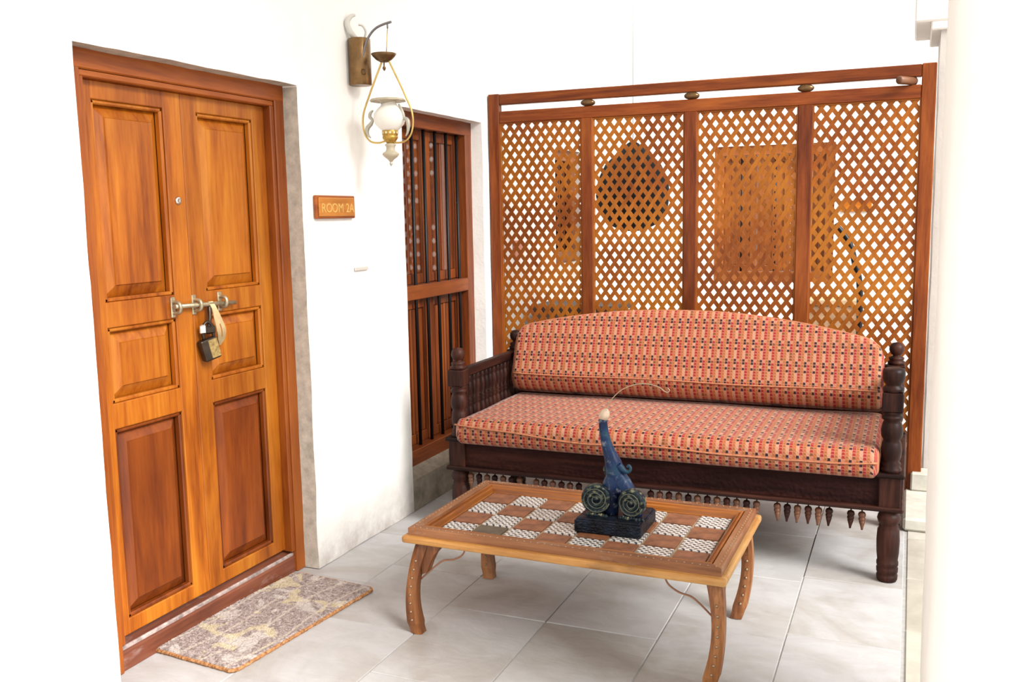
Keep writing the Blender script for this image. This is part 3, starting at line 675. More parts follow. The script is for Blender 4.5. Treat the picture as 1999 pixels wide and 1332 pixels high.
# row of turned pendants under the front rail
PEND = [(0.0, -0.083), (0.004, -0.082), (0.006, -0.070), (0.010, -0.056), (0.0125, -0.046), (0.010, -0.044), (0.0135, -0.041), (0.0140, -0.032), (0.0105, -0.029), (0.0140, -0.026), (0.0155, -0.017), (0.012, -0.009), (0.006, -0.006), (0.003, -0.004), (0.003, 0.012)]
me_p = {}
for k in range(44):
    x = 0.405+k*0.0418
    if k in (7, 14, 20, 33, 40, 43): continue
    c = 'finial' if k % 2 == 0 or k == 38 else 'dark'
    if c not in me_p:
        o = MB().lathe(PEND, (0, 0, 0), 12).build('pendant', W(c, 'z'), bench); me_p[c] = o
    else:
        o = me_p[c].copy(); COL.objects.link(o)
    o.location = (x-1.3, YF-0.018-4.33, 0.290+random.uniform(-0.002, 0.001)); o.rotation_euler = (random.uniform(-.05, .05), random.uniform(-.05, .05), 0)

# ------------------------------------------------------------------ cushions
def loft_cushion(name, label, us, section, parent_mat, matw, cap_pts=5):
    """us: list of u; section(u, s) with s 0..1 round the closed profile -> (x,y,z) local, uv"""
    ns = 72; bm = bmesh.new(); uvl = bm.loops.layers.uv.new('UVMap'); rings = []
    for u in us: rings.append([section(u, k/ns) for k in range(ns+1)])
    V = [[bm.verts.new(r[k][0]) for k in range(ns)] for r in rings]
    for i in range(len(us)-1):
        for k in range(ns):
            k2 = (k+1) % ns
            f = bm.faces.new((V[i][k], V[i+1][k], V[i+1][k2], V[i][k2])); f.smooth = True
            for lp, uv in zip(f.loops, (rings[i][k][1], rings[i+1][k][1], rings[i+1][k+1][1], rings[i][k+1][1])): lp[uvl].uv = uv
    for i, rev in ((0, True), (len(us)-1, False)):
        f = bm.faces.new(V[i][::-1] if rev else V[i]); f.smooth = True
        for lp in f.loops: lp[uvl].uv = (lp.vert.co.y, lp.vert.co.z)
    bmesh.ops.recalc_face_normals(bm, faces=bm.faces[:])
    me = bpy.data.meshes.new(name); bm.to_mesh(me); bm.free(); me.materials.append(M_fabric)
    o = bpy.data.objects.new(name, me); COL.objects.link(o); o.matrix_world = matw
    o['label'] = label; o['category'] = 'cushion'; return o
def rrect(s, w, h, r, n=None):
    """point at arc fraction s on a rounded rectangle w x h centred at 0, start mid-bottom going +w; returns p, arc length"""
    st = [w/2-r, PI/2*r, h-2*r, PI/2*r, w-2*r, PI/2*r, h-2*r, PI/2*r, w/2-r]; tot = sum(st); d = (s % 1.0)*tot if s < 1 else tot; acc = 0
    arc = d
    for i, l in enumerate(st):
        if d <= l+1e-9 or i == 8:
            t = d
            if i == 0: return (t, -h/2), arc
            if i == 1: a = -PI/2+t/r; return (w/2-r+r*math.cos(a), -h/2+r+r*math.sin(a)), arc
            if i == 2: return (w/2, -h/2+r+t), arc
            if i == 3: a = t/r; return (w/2-r+r*math.cos(a), h/2-r+r*math.sin(a)), arc
            if i == 4: return (w/2-r-t, h/2), arc
            if i == 5: a = PI/2+t/r; return (-w/2+r+r*math.cos(a), h/2-r+r*math.sin(a)), arc
            if i == 6: return (-w/2, h/2-r-t), arc
            if i == 7: a = PI+t/r; return (-w/2+r+r*math.cos(a), -h/2+r+r*math.sin(a)), arc
            return (-w/2+r+t, -h/2), arc
        d -= l
def ends(u0, u1, n, r):
    e = [r*(1-math.cos(PI/2*k/6)) for k in range(7)]
    return [u0+q for q in e]+[u0+r+(u1-u0-2*r)*k/n for k in range(1, n)]+[u1-q for q in reversed(e)]
# seat cushion: u = x, profile in (y, z)
SD, SH = 0.775, 0.122
CX0, CX1 = 0.352, 2.220
def seat_sec(u, s):
    d = min(u-CX0, CX1-u); r = 0.03
    k = 0.0 if d >= r else r-math.sqrt(max(0, r*r-(r-d)**2))
    (py, pz), arc = rrect(s, SD-2*k, SH-2*k, 0.042)
    t = (u-CX0)/(CX1-CX0)
    crown = 0.012*math.sin(PI*min(1, max(0, t)))*(1 if pz > 0 else 0.0)*math.cos(py/SD*PI*0.9)
    sag = noise.noise(Vector((u*3.1, py*4, 1.7)))*0.004
    front = max(0, -py/(SD/2)); bulge = -0.008*front*math.sin(t*PI*1.0)+noise.noise(Vector((u*5, 3, pz*8)))*0.004*front
    y = 4.275+py+bulge; x = u
    # rear part sits between the arm posts, the front lip runs out past the left post
    if y > 3.925 and x < 0.392: x = max(x, 0.392-max(0, (0.392-u))*0.25*0)
    z = 0.494+pz+crown+sag*(1 if pz > 0 else 0)+0.006*math.sin(t*PI)*(-1 if front > .9 else 0)*0
    return (x-1.3, y-4.275, z-0.432), (u, -arc)
seat = loft_cushion('seat_cushion', 'long flat seat cushion in red and orange mosaic fabric lying on the bench', ends(CX0, CX1, 60, 0.03), seat_sec, None, Matrix.Translation((1.3, 4.275, 0.432)))
def piping(parent, pts, r=0.0042, closed=False):
    return MB().tube(pts, r, 7, closed).build('piping', M_piping, parent)
fy = 4.275-SD/2
def wavy(x, lo): 
    t = (x-CX0)/(CX1-CX0); return lo+0.006*math.sin(x*5.3)+0.004*math.sin(x*11)
piping(seat, [(x-1.3, fy-4.275-0.0105*math.sin(PI*(x-CX0)/(CX1-CX0))-0.001+noise.noise(Vector((x*5, 3, 0)))*0.004, wavy(x, 0.507)-0.432-0.022*((x-CX0)/(CX1-CX0))+0.022*max(0, 1-(x-CX0)/0.5)+0.028*max(0, 1-(CX1-x)/0.35)) for x in [CX0+0.006+(CX1-CX0-0.012)*k/70 for k in range(71)]])
# back cushion: local u = x, w = up the face, t = thickness; tilted back
BX0, BX1 = 0.378, 2.212; TH = 0.135
def top_w(u):
    t = (u-BX0)/(BX1-BX0)
    a = 0.443-0.118*abs(2*t-0.97)**2.1-0.02*max(0, t-0.6)
    return a
def back_sec(u, s):
    d = min(u-BX0, BX1-u); R = 0.09
    wt = top_w(u)
    if d < R: wt -= (R-math.sqrt(max(0, R*R-(R-d)**2)))*0.75
    r = 0.045; k = 0.0 if d >= r else (r-math.sqrt(max(0, r*r-(r-d)**2)))*0.9
    h = wt-0.0
    (pt_, pw), arc = rrect(s, TH-2*k, h-k*0.6, 0.03)
    belly = 0.014*math.sin(PI*min(1, max(0, (pw+h/2)/h)))*math.sin(PI*(u-BX0)/(BX1-BX0))*(-1 if pt_ < 0 else 0.3)
    n = noise.noise(Vector((u*3, pw*6, 9)))*0.004
    w0 = pw+h/2; roll = 0.062*max(0, 1-w0/0.075)**1.6 if pt_ < 0 else 0.0
    return (u-1.3, pt_+belly+roll+n*(1 if pt_ < 0 else 0), w0), (u, pw+h/2+(0 if pt_ < -TH/2+0.02 else (-pt_*1.0 if pw < 0 else pt_)))
tilt = math.radians(-21)
BM = Matrix.Translation((0, 0, 0))
mw = Matrix.Translation((1.3, 4.537, 0.588)) @ Matrix.Rotation(tilt, 4, 'X')
back = loft_cushion('back_cushion', 'arched back cushion in red and orange mosaic fabric leaning along the bench back', ends(BX0, BX1, 60, 0.06), back_sec, None, mw)
wl = [BX0+0.02+(BX1-BX0-0.04)*k/60 for k in range(61)]
piping(back, [(x-1.3, -TH/2-0.001-0.008*math.sin(PI*(x-BX0)/(BX1-BX0)), 0.072+0.003*math.sin(x*7)) for x in wl])
def topedge(x):
    d = min(x-BX0, BX1-x); R = 0.09; wt = top_w(x)
    if d < R: wt -= (R-math.sqrt(max(0, R*R-(R-d)**2)))*0.75
    return wt
piping(back, [(x-1.3, -TH/2+0.012, topedge(x)-0.008) for x in wl], 0.004)

# ------------------------------------------------------------------ coffee table
tab = thing('coffee_table', 'low honey-wood coffee table with chequered tile top and curved legs', 'table', (1.245, 3.165, 0), math.radians(-0.8))
TWX, TWY = 0.577, 0.345
def tb(name, mat, *bx, bev=0.003, seg=1):
    mb = MB()
    for b in bx: mb.box(*b, bev, seg)
    return mb.build(name, mat, tab)
ZE0, ZE1, ZT = 0.346, 0.373, 0.400
e = 0.028
tb('edge_rail', W('pale', 'x'), (-TWX, TWX, -TWY, -TWY+0.05, ZE0, ZE1), bev=0.009, seg=3); tb('edge_rail', W('pale', 'x'), (-TWX, TWX, TWY-0.05, TWY, ZE0, ZE1), bev=0.009, seg=3)
tb('edge_rail', W('pale', 'y'), (-TWX, -TWX+0.05, -TWY+0.045, TWY-0.045, ZE0+0.0005, ZE1-0.0005), bev=0.009, seg=3); tb('edge_rail', W('pale', 'y'), (TWX-0.05, TWX, -TWY+0.045, TWY-0.045, ZE0+0.0005, ZE1-0.0005), bev=0.009, seg=3)
FXo, FYo, FW = TWX-0.018, TWY-0.020, 0.070
def mitre(name, mat, ax, sg, prof):
    mb = MB()
    r0, r1 = [], []
    for i, z in prof:
        if ax == 'x': r0.append((-FXo+i, sg*(FYo-i), z)); r1.append((FXo-i, sg*(FYo-i), z))
        else: r0.append((sg*(FXo-i), -FYo+i, z)); r1.append((sg*(FXo-i), FYo-i, z))
    mb.sweep([r0, r1]); return mb.build(name, mat, tab)
OUTP = [(0.0, 0.372), (0.0, ZT-0.003), (0.003, ZT), (FW*0.47, ZT), (FW*0.50, ZT-0.004), (FW*0.52, ZT-0.010), (FW*0.52, 0.372)]
INP = [(FW*0.52, 0.370), (FW*0.52, ZT-0.009), (FW*0.56, ZT-0.003), (FW*0.63, ZT-0.001), (FW*0.70, ZT-0.004), (FW*0.73, ZT-0.011), (FW*0.76, ZT-0.011), (FW*0.82, ZT-0.008), (FW*0.90, ZT-0.013), (FW*0.95, ZT-0.026), (FW, ZT-0.028), (FW, 0.366)]
for ax in 'xy':
    for sg in (-1, 1): mitre('top_frame', W('worn', ax), ax, sg, OUTP); mitre('inner_moulding', W('mould', ax), ax, sg, INP)
mb = MB()
for k in range(44):
    x = -FXo+0.02+k*(2*FXo-0.04)/43
    for sg in (-1, 1): mb.lathe([(0.0042, 0), (0.003, 0.002), (0, 0.003)], (x, sg*(FYo-0.013), ZT-0.0004), 6)
for k in range(1, 25):
    y = -FYo+0.013+k*(2*FYo-0.026)/25
    for sg in (-1, 1): mb.lathe([(0.0042, 0), (0.003, 0.002), (0, 0.003)], (sg*(FXo-0.013), y, ZT-0.0004), 6)
o = mb.build('brass_studs', M_stud, tab); o['kind'] = 'stuff'
IX, IY = FXo-FW, FYo-FW
tb('tile_bed', M_tgrout, (-IX-0.02, IX+0.02, -IY-0.02, IY+0.02, 0.352, 0.3665), bev=0)
NX, NY = 8, 4; tw, td = 2*IX/NX, 2*IY/NY
tm = {}
for i in range(NX):
    for j in range(NY):
        key = 'p' if (i+j) % 2 == 0 else 't'
        if (i, j) == (1, 0): key = 'd'
        mt = {'p': M_ptile, 't': M_terra, 'd': M_darktile}[key]
        if key not in tm:
            o = MB().box(-tw/2+0.0055, tw/2-0.0055, -td/2+0.0055, td/2-0.0055, -0.004, 0.004, 0.001).build('tile', mt, tab); tm[key] = o
        else:
            o = tm[key].copy(); COL.objects.link(o)
        if key == 'd': o['label'] = 'dark worn tile'
        o.location = (-IX+(i+0.5)*tw, -IY+(j+0.5)*td, 0.3685+random.uniform(-0.0006, 0.0006)); o.rotation_euler = (0, 0, random.choice((0, PI)))
# curved legs with arched brackets and studs
def table_leg(foot, top, sx, sy):
    mb = MB(); rings = []; n = 16; hw = 0.0225
    for k in range(n+1):
        t = k/n; z = 0.352*(1-t); b = math.sin(PI*t)**0.9
        cx = top[0]+(foot[0]-top[0])*t+sx*0.026*b; cy = top[1]+(foot[1]-top[1])*t+sy*0.020*b
        w = hw*(1.15-0.25*math.sin(PI*min(1, t*1.1)))*(0.86 if t > 0.93 else 1)
        rings.append([(cx-w, cy-w*0.8, z), (cx-w*0.35, cy-w, z), (cx+w*0.35, cy-w, z), (cx+w, cy-w*0.8, z), (cx+w, cy+w*0.8, z), (cx+w*0.35, cy+w, z), (cx-w*0.35, cy+w, z), (cx-w, cy+w*0.8, z)])
    mb.sweep(rings)
    # arch brackets running out under the top in both directions
    for ax in ((0, 1) if sx < 0 else (1,)):
        d = -(sx if ax == 0 else sy); pts = [(0.0, 0.352), (0.110, 0.352), (0.078, 0.334), (0.052, 0.306), (0.033, 0.270), (0.020, 0.235), (0.0, 0.225)]
        cx, cy = top[0]+sx*0.008, top[1]+sy*0.006
        if ax == 0: mb.prism(pts, lambda p: (cx+d*p[0], cy-0.018, p[1]), lambda p: (cx+d*p[0], cy+0.018, p[1]))
        else: mb.prism(pts, lambda p: (cx-0.018, cy+d*p[0], p[1]), lambda p: (cx+0.018, cy+d*p[0], p[1]))
    lg = mb.build('leg', W('honey', 'z'), tab)
    st = MB()
    for k in range(1, 9):
        t = 0.12+k*0.09; z = 0.352*(1-t); b = math.sin(PI*t)**0.9
        cx = top[0]+(foot[0]-top[0])*t+sx*0.026*b; cy = top[1]+(foot[1]-top[1])*t+sy*0.020*b
        w = hw*(1.15-0.25*math.sin(PI*min(1, t*1.1)))
        st.lathe([(0.0, -0.004), (0.004, -0.003), (0.006, 0.001)], (cx, cy-w, z), 8, 'y')
    o = st.build('leg_studs', M_stud, lg); o['kind'] = 'stuff'
    return lg
table_leg((-0.541, -0.303), (-0.507, -0.287), -1, -1); table_leg((-0.520, 0.265), (-0.507, 0.282), -1, 1)
table_leg((0.505, 0.245), (0.518, 0.275), 1, 1); table_leg((0.520, -0.318), (0.532, -0.290), 1, -1)
for sg, lx in ((1, -0.507), (-1, 0.532)):
    for yy in (-0.295, 0.28):
        pts = [(lx+sg*0.165, yy, 0.352), (lx+sg*0.150, yy, 0.315), (lx+sg*0.115, yy, 0.292), (lx+sg*0.075, yy, 0.283), (lx+sg*0.045, yy, 0.262), (lx+sg*0.012, yy, 0.232), (lx-sg*0.022, yy, 0.200)]
        MB().tube(curve(pts, 6), 0.0032, 6).build('wire_brace', M_grille, tab)

# ------------------------------------------------------------------ figurine
fig = thing('figurine', 'blue painted long-necked figurine with two scroll discs on a black plinth, on the table', 'figurine', (1.352, 3.185, 0.3735))
def fb(mb, name, mat, parent=None): return mb.build(name, mat, parent or fig)
mb = MB(); mb.box(-0.122, 0.122, -0.108, 0.108, 0, 0.046, 0.004); mb.box(-0.116, 0.116, -0.102, 0.102, 0.044, 0.052, 0.003); fb(mb, 'plinth', M_plinth)
Z0 = 0.05
mb = MB()
neck = [(0.006, 0, 0.13), (0.006, 0, 0.165), (-0.001, 0, 0.20), (-0.008, 0, 0.235), (-0.022, 0, 0.275), (-0.035, 0, 0.315), (-0.043, 0, 0.355), (-0.046, 0, 0.395)]
pc = curve(neck, 5); rr = [0.036, 0.034, 0.033, 0.031, 0.0225, 0.0185, 0.0165, 0.0155]
def il(rs, n):
    o = []
    for i in range(n):
        f = i/(n-1)*(len(rs)-1); j = min(len(rs)-2, int(f)); o.append(rs[j]+(rs[j+1]-rs[j])*(f-j))
    return o
mb.tube(pc, il(rr, len(pc)), 14)
lg = curve([(0.002, 0, 0.205), (-0.008, -0.006, 0.16), (-0.012, -0.012, 0.11), (-0.012, -0.014, Z0)], 5); mb.tube(lg, il([0.026, 0.036, 0.031, 0.026], len(lg)), 14)
lg = curve([(0.004, 0, 0.205), (0.024, 0.0, 0.165), (0.050, 0.0, 0.12), (0.064, 0, 0.085), (0.066, -0.004, Z0)], 5); mb.tube(lg, il([0.024, 0.034, 0.034, 0.03, 0.034], len(lg)), 14)
lg = curve([(-0.010, 0.02, 0.15), (-0.035, 0.03, 0.11), (-0.046, 0.03, Z0)], 5); mb.tube(lg, il([0.024, 0.03, 0.032], len(lg)), 12)
body = fb(mb, 'body', M_blue)
# curl on the chest
MB().tube(curve([(0.016, -0.012, 0.232), (0.038, -0.012, 0.213), (0.054, -0.012, 0.212), (0.060, -0.012, 0.224), (0.054, -0.012, 0.234), (0.047, -0.012, 0.228)], 6), il([0.015, 0.010, 0.006, 0.0055, 0.005, 0.005], 31), 10).build('chest_curl', M_blue, fig)
MB().tube(curve([(-0.022, 0.0, 0.185), (-0.034, 0.0, 0.195), (-0.040, 0.0, 0.21), (-0.034, 0.0, 0.222)], 6), 0.006, 8).build('back_curl', M_disc, fig)
def disc(x, y, z, r, tiltz):
    t = 0.018
    prof = [(0.0, -t-0.004), (r*0.14, -t-0.004), (r*0.2, -t+0.004), (r*0.34, -t+0.004), (r*0.4, -t-0.003), (r*0.5, -t-0.003), (r*0.56, -t+0.004), (r*0.72, -t+0.004), (r*0.78, -t-0.002), (r*0.93, -t-0.001), (r, -t+0.006), (r, t-0.006), (r*0.93, t), (0.0, t)]
    mb = MB(); mb.lathe(prof, (0, 0, 0), 28, 'y')
    o = mb.build('scroll_disc', M_disc, fig); o.location = (x, y, z); o.rotation_euler = (0, 0, tiltz)
    w = MB()
    for k in range(70):
        a = k*0.28; q = r*0.12+r*0.78*k/70
        w.bm.verts.ensure_lookup_table()
    pts = [((r*0.1+r*0.82*k/60)*math.cos(k*0.31), -t-0.003, (r*0.1+r*0.82*k/60)*math.sin(k*0.31)) for k in range(61)]
    w.tube(pts, 0.0022, 5); sp = w.build('spiral_cord', M_scroll if False else plain('pale_relief', (0.075, 0.085, 0.065), 0.5, 0, 80, 0.5), o)
    return o
disc(-0.058, -0.042, 0.112, 0.054, 0.15); disc(0.074, -0.040, 0.108, 0.050, -0.1)
# foot fringe blobs
mb = MB()
for cx0, n in ((-0.085, 8), (0.036, 9)):
    for k in range(n):
        mb.lathe([(0.0, 0), (0.006, 0.0), (0.0075, 0.006), (0.004, 0.012), (0, 0.013)], (cx0+k*0.010, -0.062+0.004*math.sin(k*1.7), Z0), 7)
o = fb(mb, 'foot_fringe', M_disc); o['kind'] = 'stuff'
hd = MB().lathe([(0.0, -0.024), (0.010, -0.022), (0.017, -0.012), (0.0195, 0.0), (0.017, 0.012), (0.010, 0.020), (0.004, 0.025), (0.0, 0.026)], (0, 0, 0), 16).build('head', M_ivory, fig)
hd.location = (-0.040, 0, 0.410); hd.rotation_euler = (0, math.radians(25), 0)
wp = [(-0.034, 0, 0.43), (-0.018, 0, 0.462), (0.018, 0, 0.50), (0.055, 0, 0.520), (0.09, 0, 0.530), (0.13, 0, 0.530), (0.162, 0, 0.521), (0.180, 0, 0.508), (0.192, 0, 0.506), (0.197, 0, 0.514), (0.190, 0, 0.521)]
MB().tube(curve(wp, 6), 0.0019, 6).build('wire_feeler', plain('wire', (0.4, 0.3, 0.2), 0.4, 0.5), fig)

# ------------------------------------------------------------------ doormat
mat = thing('doormat', 'coir doormat with worn pale leaf print on the paving before the door', 'doormat', (0.108, 2.772, 0), math.radians(-5.2))
mw_, ml_ = 0.205, 0.392
bm = bmesh.new(); nx, ny = 110, 210; V = []
def inside(x, y, r=0.03):
    dx, dy = max(0, abs(x)-(mw_-r)), max(0, abs(y)-(ml_-r)); return r-math.hypot(dx, dy)
for i in range(nx+1):
    row = []
    for j in range(ny+1):
        x = -mw_+2*mw_*i/nx; y = -ml_+2*ml_*j/ny; d = inside(x, y)
        if d < 0:  # pull corner points on to the rounded outline
            cx, cy = math.copysign(mw_-0.03, x), math.copysign(ml_-0.03, y); v = Vector((x-cx, y-cy)); v = v.normalized()*0.03; x, y = cx+v.x, cy+v.y; d = 0
        edge = min(1, d/0.006)
        z = 0.006+0.010*edge+random.uniform(-0.0022, 0.0022)*edge+noise.noise(Vector((x*14, y*14, 0)))*0.001
        jx, jy = random.uniform(-0.0012, 0.0012), random.uniform(-0.0012, 0.0012)
        row.append(bm.verts.new((x+jx, y+jy, z)))
    V.append(row)
for i in range(nx):
    for j in range(ny): bm.faces.new((V[i][j], V[i+1][j], V[i+1][j+1], V[i][j+1]))
me = bpy.data.meshes.new('pile'); bm.to_mesh(me); bm.free(); me.materials.append(M_mat)
o = bpy.data.objects.new('pile', me); COL.objects.link(o); o.parent = mat
loop = []
for cx, cy, a0 in ((mw_-0.03, ml_-0.03, 0), (-mw_+0.03, ml_-0.03, 90), (-mw_+0.03, -ml_+0.03, 180), (mw_-0.03, -ml_+0.03, 270)):
    for i in range(9): a = math.radians(a0+11.25*i); loop.append(Vector((cx+0.03*math.cos(a), cy+0.03*math.sin(a), 0)))
dense = []
for a, b in zip(loop, loop[1:]+loop[:1]):
    n = max(1, round((b-a).length/0.006))
    for k in range(n): dense.append(a+(b-a)*k/n)
mb = MB(); R_ = []
for z, off in ((0.0, 0.0), (0.006, 0.004), (0.012, 0.003), (0.0135, -0.002), (0.009, -0.010)):
    R_.append([p+(Vector((p.x/mw_, p.y/ml_, 0)))*0.0+Vector((random.uniform(-0.002, 0.002)+off*(1 if p.x > 0 else -1)*(abs(p.x) > mw_-0.035), random.uniform(-0.002, 0.002)+off*(1 if p.y > 0 else -1)*(abs(p.y) > ml_-0.035), z+(random.uniform(-0.001, 0.001) if z else 0))) for p in dense])
mb.sweep(R_); mb.build('coir_edge', M_matside, mat)

# ------------------------------------------------------------------ room sign
sgn = thing('room_sign', 'small wooden plaque with carved room number on the white wall', 'sign', (0.0, 3.487, 1.55))
mb = MB(); mb.box(0.0, 0.018, -0.148, 0.148, -0.049, 0.049, 0.004); mb.build('board', W('frame', 'y'), sgn)
mb = MB(); mb.box(0.016, 0.0235, -0.136, 0.136, -0.040, 0.040, 0.003); mb.build('raised_field', wood('plaque_wood', (0.36, 0.13, 0.02), (0.48, 0.19, 0.035), (0.56, 0.25, 0.05), 'y', 0.45), sgn)
gilt = plain('gilt_letters', (0.64, 0.40, 0.12), 0.5)
for ch, yy in (('R', -0.106), ('O', -0.065), ('O', -0.022), ('M', 0.024), ('2', 0.078), ('A', 0.110)):
    fc = bpy.data.curves.new('letter', 'FONT'); fc.body = ch; fc.size = 0.055; fc.extrude = 0.0012; fc.align_x = 'CENTER'; fc.align_y = 'CENTER'
    tmp = bpy.data.objects.new('tmp_text', fc); COL.objects.link(tmp); bpy.context.view_layer.update()
    me = bpy.data.meshes.new_from_object(tmp.evaluated_get(bpy.context.evaluated_depsgraph_get())); bpy.data.objects.remove(tmp, do_unlink=True)
    me.name = 'letter'; me.materials.clear(); me.materials.append(gilt)
    o = bpy.data.objects.new('letter', me); COL.objects.link(o); o.parent = sgn; o.location = (0.0238, yy, -0.006); o.rotation_euler = (PI/2, 0, PI/2)
sw = MB().box(0.0, 0.008, -0.055, 0.055, -0.008, 0.008, 0.002).build('cable_clip', M_whitecable); sw.location = (0.0, 3.69, 1.273)
sw['label'] = 'thin white cable clip on the white wall below the plaque'; sw['category'] = 'clip'

# ------------------------------------------------------------------ wall lamp
LY = 3.648
lamp = thing('wall_lamp', 'antique brass wall lamp hanging from a curved arm, with milk glass globe', 'lamp', (0.0, LY, 2.08))
def lb(mb, name, mat, parent=None):
    for v in mb.bm.verts: v.co -= Vector((0, LY, 2.08)) if False else Vector((0, 0, 0))
    return mb.build(name, mat, parent or lamp)
def P3(x, z, y=0.0): return (x, y, z-2.08)
mb = MB(); mb.lathe([(0.046, 0), (0.049, 0.003), (0.049, 0.197), (0.046, 0.2)], (0.046, 0.028, 0.0), 24); lb(mb, 'wall_tube', M_brass)
arm = MB().tube(curve([P3(0.070, 2.150), P3(0.078, 2.19), P3(0.094, 2.245), P3(0.118, 2.285), P3(0.150, 2.311), P3(0.19, 2.324), P3(0.226, 2.330)], 6), 0.0052, 10).build('arm', M_lamparm, lamp)
MB().lathe([(0.0, -0.016), (0.010, -0.012), (0.013, 0.0), (0.010, 0.012), (0.0, 0.016)], P3(0.078, 2.132), 12).build('arm_knob', M_bronze, arm)
MB().tube(curve([P3(0.070, 2.10), P3(0.074, 2.15), P3(0.072, 2.20)], 3), 0.006, 8).build('arm_clamp', M_bronze, arm)
AX = 0.190
MB().tube([P3(0.207, 2.326), P3(0.207, 2.305)], 0.0035, 8).build('hook', M_lamparm, lamp)
MB().tube([P3(0.207, 2.308), P3(0.196, 2.19)], 0.0018, 6).build('suspension_rod', M_gold, lamp)
MB().lathe([(0.0, -0.012), (0.018, -0.010), (0.034, 0.0), (0.047, 0.013), (0.055, 0.024), (0.053, 0.0255), (0.044, 0.017), (0.03, 0.006), (0.0, -0.004)], P3(AX-0.006, 2.176), 28).build('canopy_bowl', M_bronze, lamp)
MB().lathe([(0.0, -0.040), (0.005, -0.034), (0.008, -0.026), (0.003, -0.018), (0.003, -0.006), (0.0, 0.0)], P3(AX-0.006, 2.168), 12).build('bowl_finial', M_bronze, lamp)
fr = [(-0.018, 2.170), (-0.032, 2.142), (-0.062, 2.083), (-0.095, 2.015), (-0.121, 1.955), (-0.127, 1.905), (-0.116, 1.858), (-0.09, 1.829), (-0.05, 1.822), (-0.018, 1.828)]
for s in (-1, 1): MB().tube(curve([P3(AX-s*x+(0.004 if s < 0 else 0), z+(0.004 if s < 0 else 0)) for x, z in fr], 6), 0.0042, 8).build('harp_frame', M_gold, lamp)
g = AX+0.012
lampg = [(0.030, 1.872), (0.045, 1.884), (0.062, 1.902), (0.070, 1.925), (0.066, 1.948), (0.052, 1.968), (0.036, 1.982), (0.028, 1.996), (0.030, 2.006)]
MB().lathe([(r, z-2.08) for r, z in lampg], (g, 0, 0), 32).build('glass_globe', M_milk, lamp)
mb = MB(); rings = []
for r, z in [(0.028, 1.990), (0.034, 2.004), (0.050, 2.012), (0.068, 2.010), (0.078, 2.002)]:
    rings.append([(g-0.006+r*math.cos(2*PI*k/40)*(1+0.04*math.sin(k*PI/2)*(r > 0.04)), r*math.sin(2*PI*k/40)*(1+0.04*math.sin(k*PI/2)*(r > 0.04)), z-2.08) for k in range(40)])
vr = [[mb.bm.verts.new(p) for p in r] for r in rings]
for a, b in zip(vr, vr[1:]):
    for i in range(40): f = mb.bm.faces.new((a[i], a[(i+1) % 40], b[(i+1) % 40], b[i])); f.smooth = True
o = mb.build('ruffled_shade', M_cream, lamp); sm = o.modifiers.new('thick', 'SOLIDIFY'); sm.thickness = 0.003
# pierced brass gallery
mb = MB(); mb.lathe([(0.014, 1.820-2.08), (0.024, 1.830-2.08), (0.033, 1.842-2.08), (0.034, 1.850-2.08), (0.031, 1.853-2.08), (0.034, 1.856-2.08), (0.035, 1.874-2.08), (0.033, 1.880-2.08), (0.0, 1.880-2.08)], (g, 0, 0), 28); gal = mb.build('brass_gallery', plain('gallery_brass', (0.45, 0.28, 0.06), 0.35, 0.7, 40, 0.3), lamp)
mb = MB()
for k in range(12):
    a = 2*PI*k/12; mb.lathe([(0.0045, 0), (0.0, 0.0012)], (0, 0, 0), 8)
    for v in mb.bm.verts[-16:] if False else []: pass
mb.bm.free(); mb = MB()
for k in range(12):
    a = 2*PI*k/12; c = Vector((g+0.0348*math.cos(a), 0.0348*math.sin(a), 1.866-2.08)); t = Vector((-math.sin(a), math.cos(a), 0)); nrm = Vector((math.cos(a), math.sin(a), 0))
    mb.prism([(0.0045*math.cos(q*PI/4), 0.006*math.sin(q*PI/4)) for q in range(8)], lambda p: c+t*p[0]+Vector((0, 0, p[1])), lambda p: c+t*p[0]*0.9+Vector((0, 0, p[1]*0.9))+nrm*0.001)
o = mb.build('gallery_holes', plain('gallery_hole', (0.75, 0.68, 0.45), 0.5), gal); o['kind'] = 'stuff'
font = [(0.0, 1.736), (0.006, 1.742), (0.014, 1.752), (0.030, 1.764), (0.037, 1.774), (0.034, 1.780), (0.022, 1.788), (0.018, 1.798), (0.020, 1.808), (0.025, 1.814), (0.021, 1.819), (0.014, 1.822)]
MB().lathe([(r, z-2.08) for r, z in font], (g, 0, 0), 28).build('font', M_cream, lamp)
MB().lathe([(0.0, 1.722-2.08), (0.006, 1.730-2.08), (0.0075, 1.736-2.08), (0.003, 1.742-2.08), (0.003, 1.746-2.08)], (g, 0, 0), 12).build('tip', M_scroll, lamp)
for s in (-1, 1):
    pts = [(0.070, 1.965), (0.083, 1.955), (0.086, 1.938), (0.074, 1.925), (0.083, 1.908), (0.098, 1.895), (0.104, 1.878), (0.098, 1.860), (0.086, 1.850)]
    if s > 0: pts = [(0.060, 1.985), (0.072, 1.96), (0.080, 1.940), (0.085, 1.925), (0.100, 1.915), (0.104, 1.893), (0.100, 1.868), (0.090, 1.848)]
    MB().tube(curve([P3(AX+s*x, z) for x, z in pts], 5), il([0.004, 0.007, 0.008, 0.006, 0.009, 0.010, 0.009, 0.006, 0.003], 5*(len(pts)-1)+1), 8, flat=1.0).build('side_scroll', M_scroll, lamp)
MB().tube(curve([P3(0.030, 2.28, 0.03), P3(0.018, 2.31, 0.0), P3(0.012, 2.345, -0.01), P3(0.022, 2.372, 0.005), P3(0.035, 2.38, 0.02)], 6), il([0.012, 0.013, 0.012, 0.010, 0.006], 25), 10).build('cable', M_whitecable, lamp)
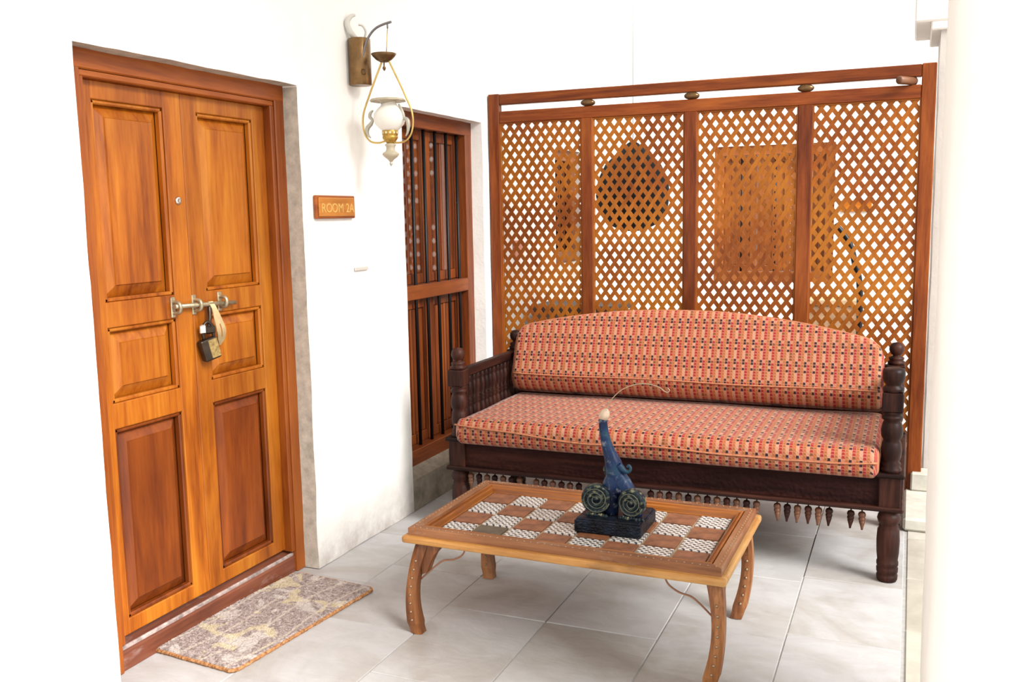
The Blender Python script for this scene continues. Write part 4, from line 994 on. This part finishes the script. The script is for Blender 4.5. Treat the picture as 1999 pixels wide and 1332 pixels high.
MB().tube(curve([P3(0.058, 2.275, 0.05), P3(0.068, 2.31, 0.05), P3(0.06, 2.335, 0.04), P3(0.045, 2.34, 0.03)], 6), 0.005, 8).build('cable', M_whitecable, lamp)

# ------------------------------------------------------------------ beyond the screen
lan = thing('hanging_lantern', 'dark teardrop lantern hanging beyond the second lattice panel from the left', 'lantern', (0.52, 6.4, 1.376))
MB().lathe([(0.0, 0.0), (0.08, 0.006), (0.17, 0.05), (0.235, 0.14), (0.255, 0.25), (0.24, 0.36), (0.19, 0.46), (0.11, 0.54), (0.04, 0.60), (0.0, 0.625)], (0, 0, 0), 20).build('body', plain('dark_lantern', (0.006, 0.003, 0.002), 1.0, 0.0, 30, 0.5), lan)
MB().tube([(0, 0, 0.62), (0, 0, 2.93)], 0.003, 6).build('chain', M_scroll, lan)
MB().box(-0.05, 0.05, -0.05, 0.05, 2.915, 2.924).build('ceiling_plate', M_scroll, lan)
pole = thing('bent_pole', 'dark bent metal pole standing beyond the rightmost lattice panel', 'pole', (1.99, 7.0, 0))
MB().tube(curve([(0.0, 0, 0.02), (0.0, 0, 0.5), (-0.005, 0, 0.95), (-0.04, 0, 1.12), (-0.085, 0, 1.27), (-0.18, 0, 1.40)], 6), 0.022, 10).build('shaft', M_iron, pole)
MB().lathe([(0.16, -0.01), (0.16, 0.01), (0.03, 0.03), (0, 0.03)], (0, 0, 0), 20).build('foot', M_iron, pole)
s2 = MB().box(-0.12, 0.12, -0.02, 0.0, -0.045, 0.045, 0.003).build('wall_plaque', W('door', 'x')); s2.location = (1.88, 8.26, 1.527)
s2['label'] = 'small orange wooden plaque on the far wall beside the far window'; s2['category'] = 'sign'
s3 = MB().box(0.0, 0.02, -0.065, 0.065, -0.05, 0.05, 0.003).build('wall_plaque', plain('pink_plaque', (0.5, 0.22, 0.15), 0.6)); s3.location = (0.0, 5.54, 1.293)
s3['label'] = 'small pinkish plaque on the left wall seen through the leftmost lattice panel'; s3['category'] = 'sign'
def chest(x0, x1, y0, y1, h, label, mats):
    r = thing('storage_chest', label, 'chest', ((x0+x1)/2, (y0+y1)/2, 0)); w, d = (x1-x0)/2, (y1-y0)/2
    MB().box(-w, w, -d, d, 0.06, h-0.05, 0.008).build('body', mats[0], r); MB().box(-w-0.02, w+0.02, -d-0.02, d+0.02, h-0.05, h, 0.01).build('lid', mats[1], r)
    for a in (-1, 1):
        for b in (-1, 1): MB().box(a*(w-0.05)-0.03, a*(w-0.05)+0.03, b*(d-0.05)-0.03, b*(d-0.05)+0.03, 0, 0.07).build('foot', mats[0], r)
    return r
chest(0.1, 0.6, 5.6, 6.0, 0.93, 'weathered grey wooden chest behind the left part of the lattice screen', (plain('grey_wood', (0.22, 0.15, 0.10), 0.7, 0, 12, 0.5), plain('grey_wood_lid', (0.10, 0.06, 0.04), 0.7, 0, 12, 0.4)))
chest(1.50, 1.96, 7.6, 8.0, 0.82, 'pale wooden chest below the far window behind the screen', (plain('pale_wood', (0.34, 0.21, 0.12), 0.7, 0, 9, 0.4), plain('pale_wood_lid', (0.5, 0.36, 0.22), 0.7, 0, 9, 0.3)))
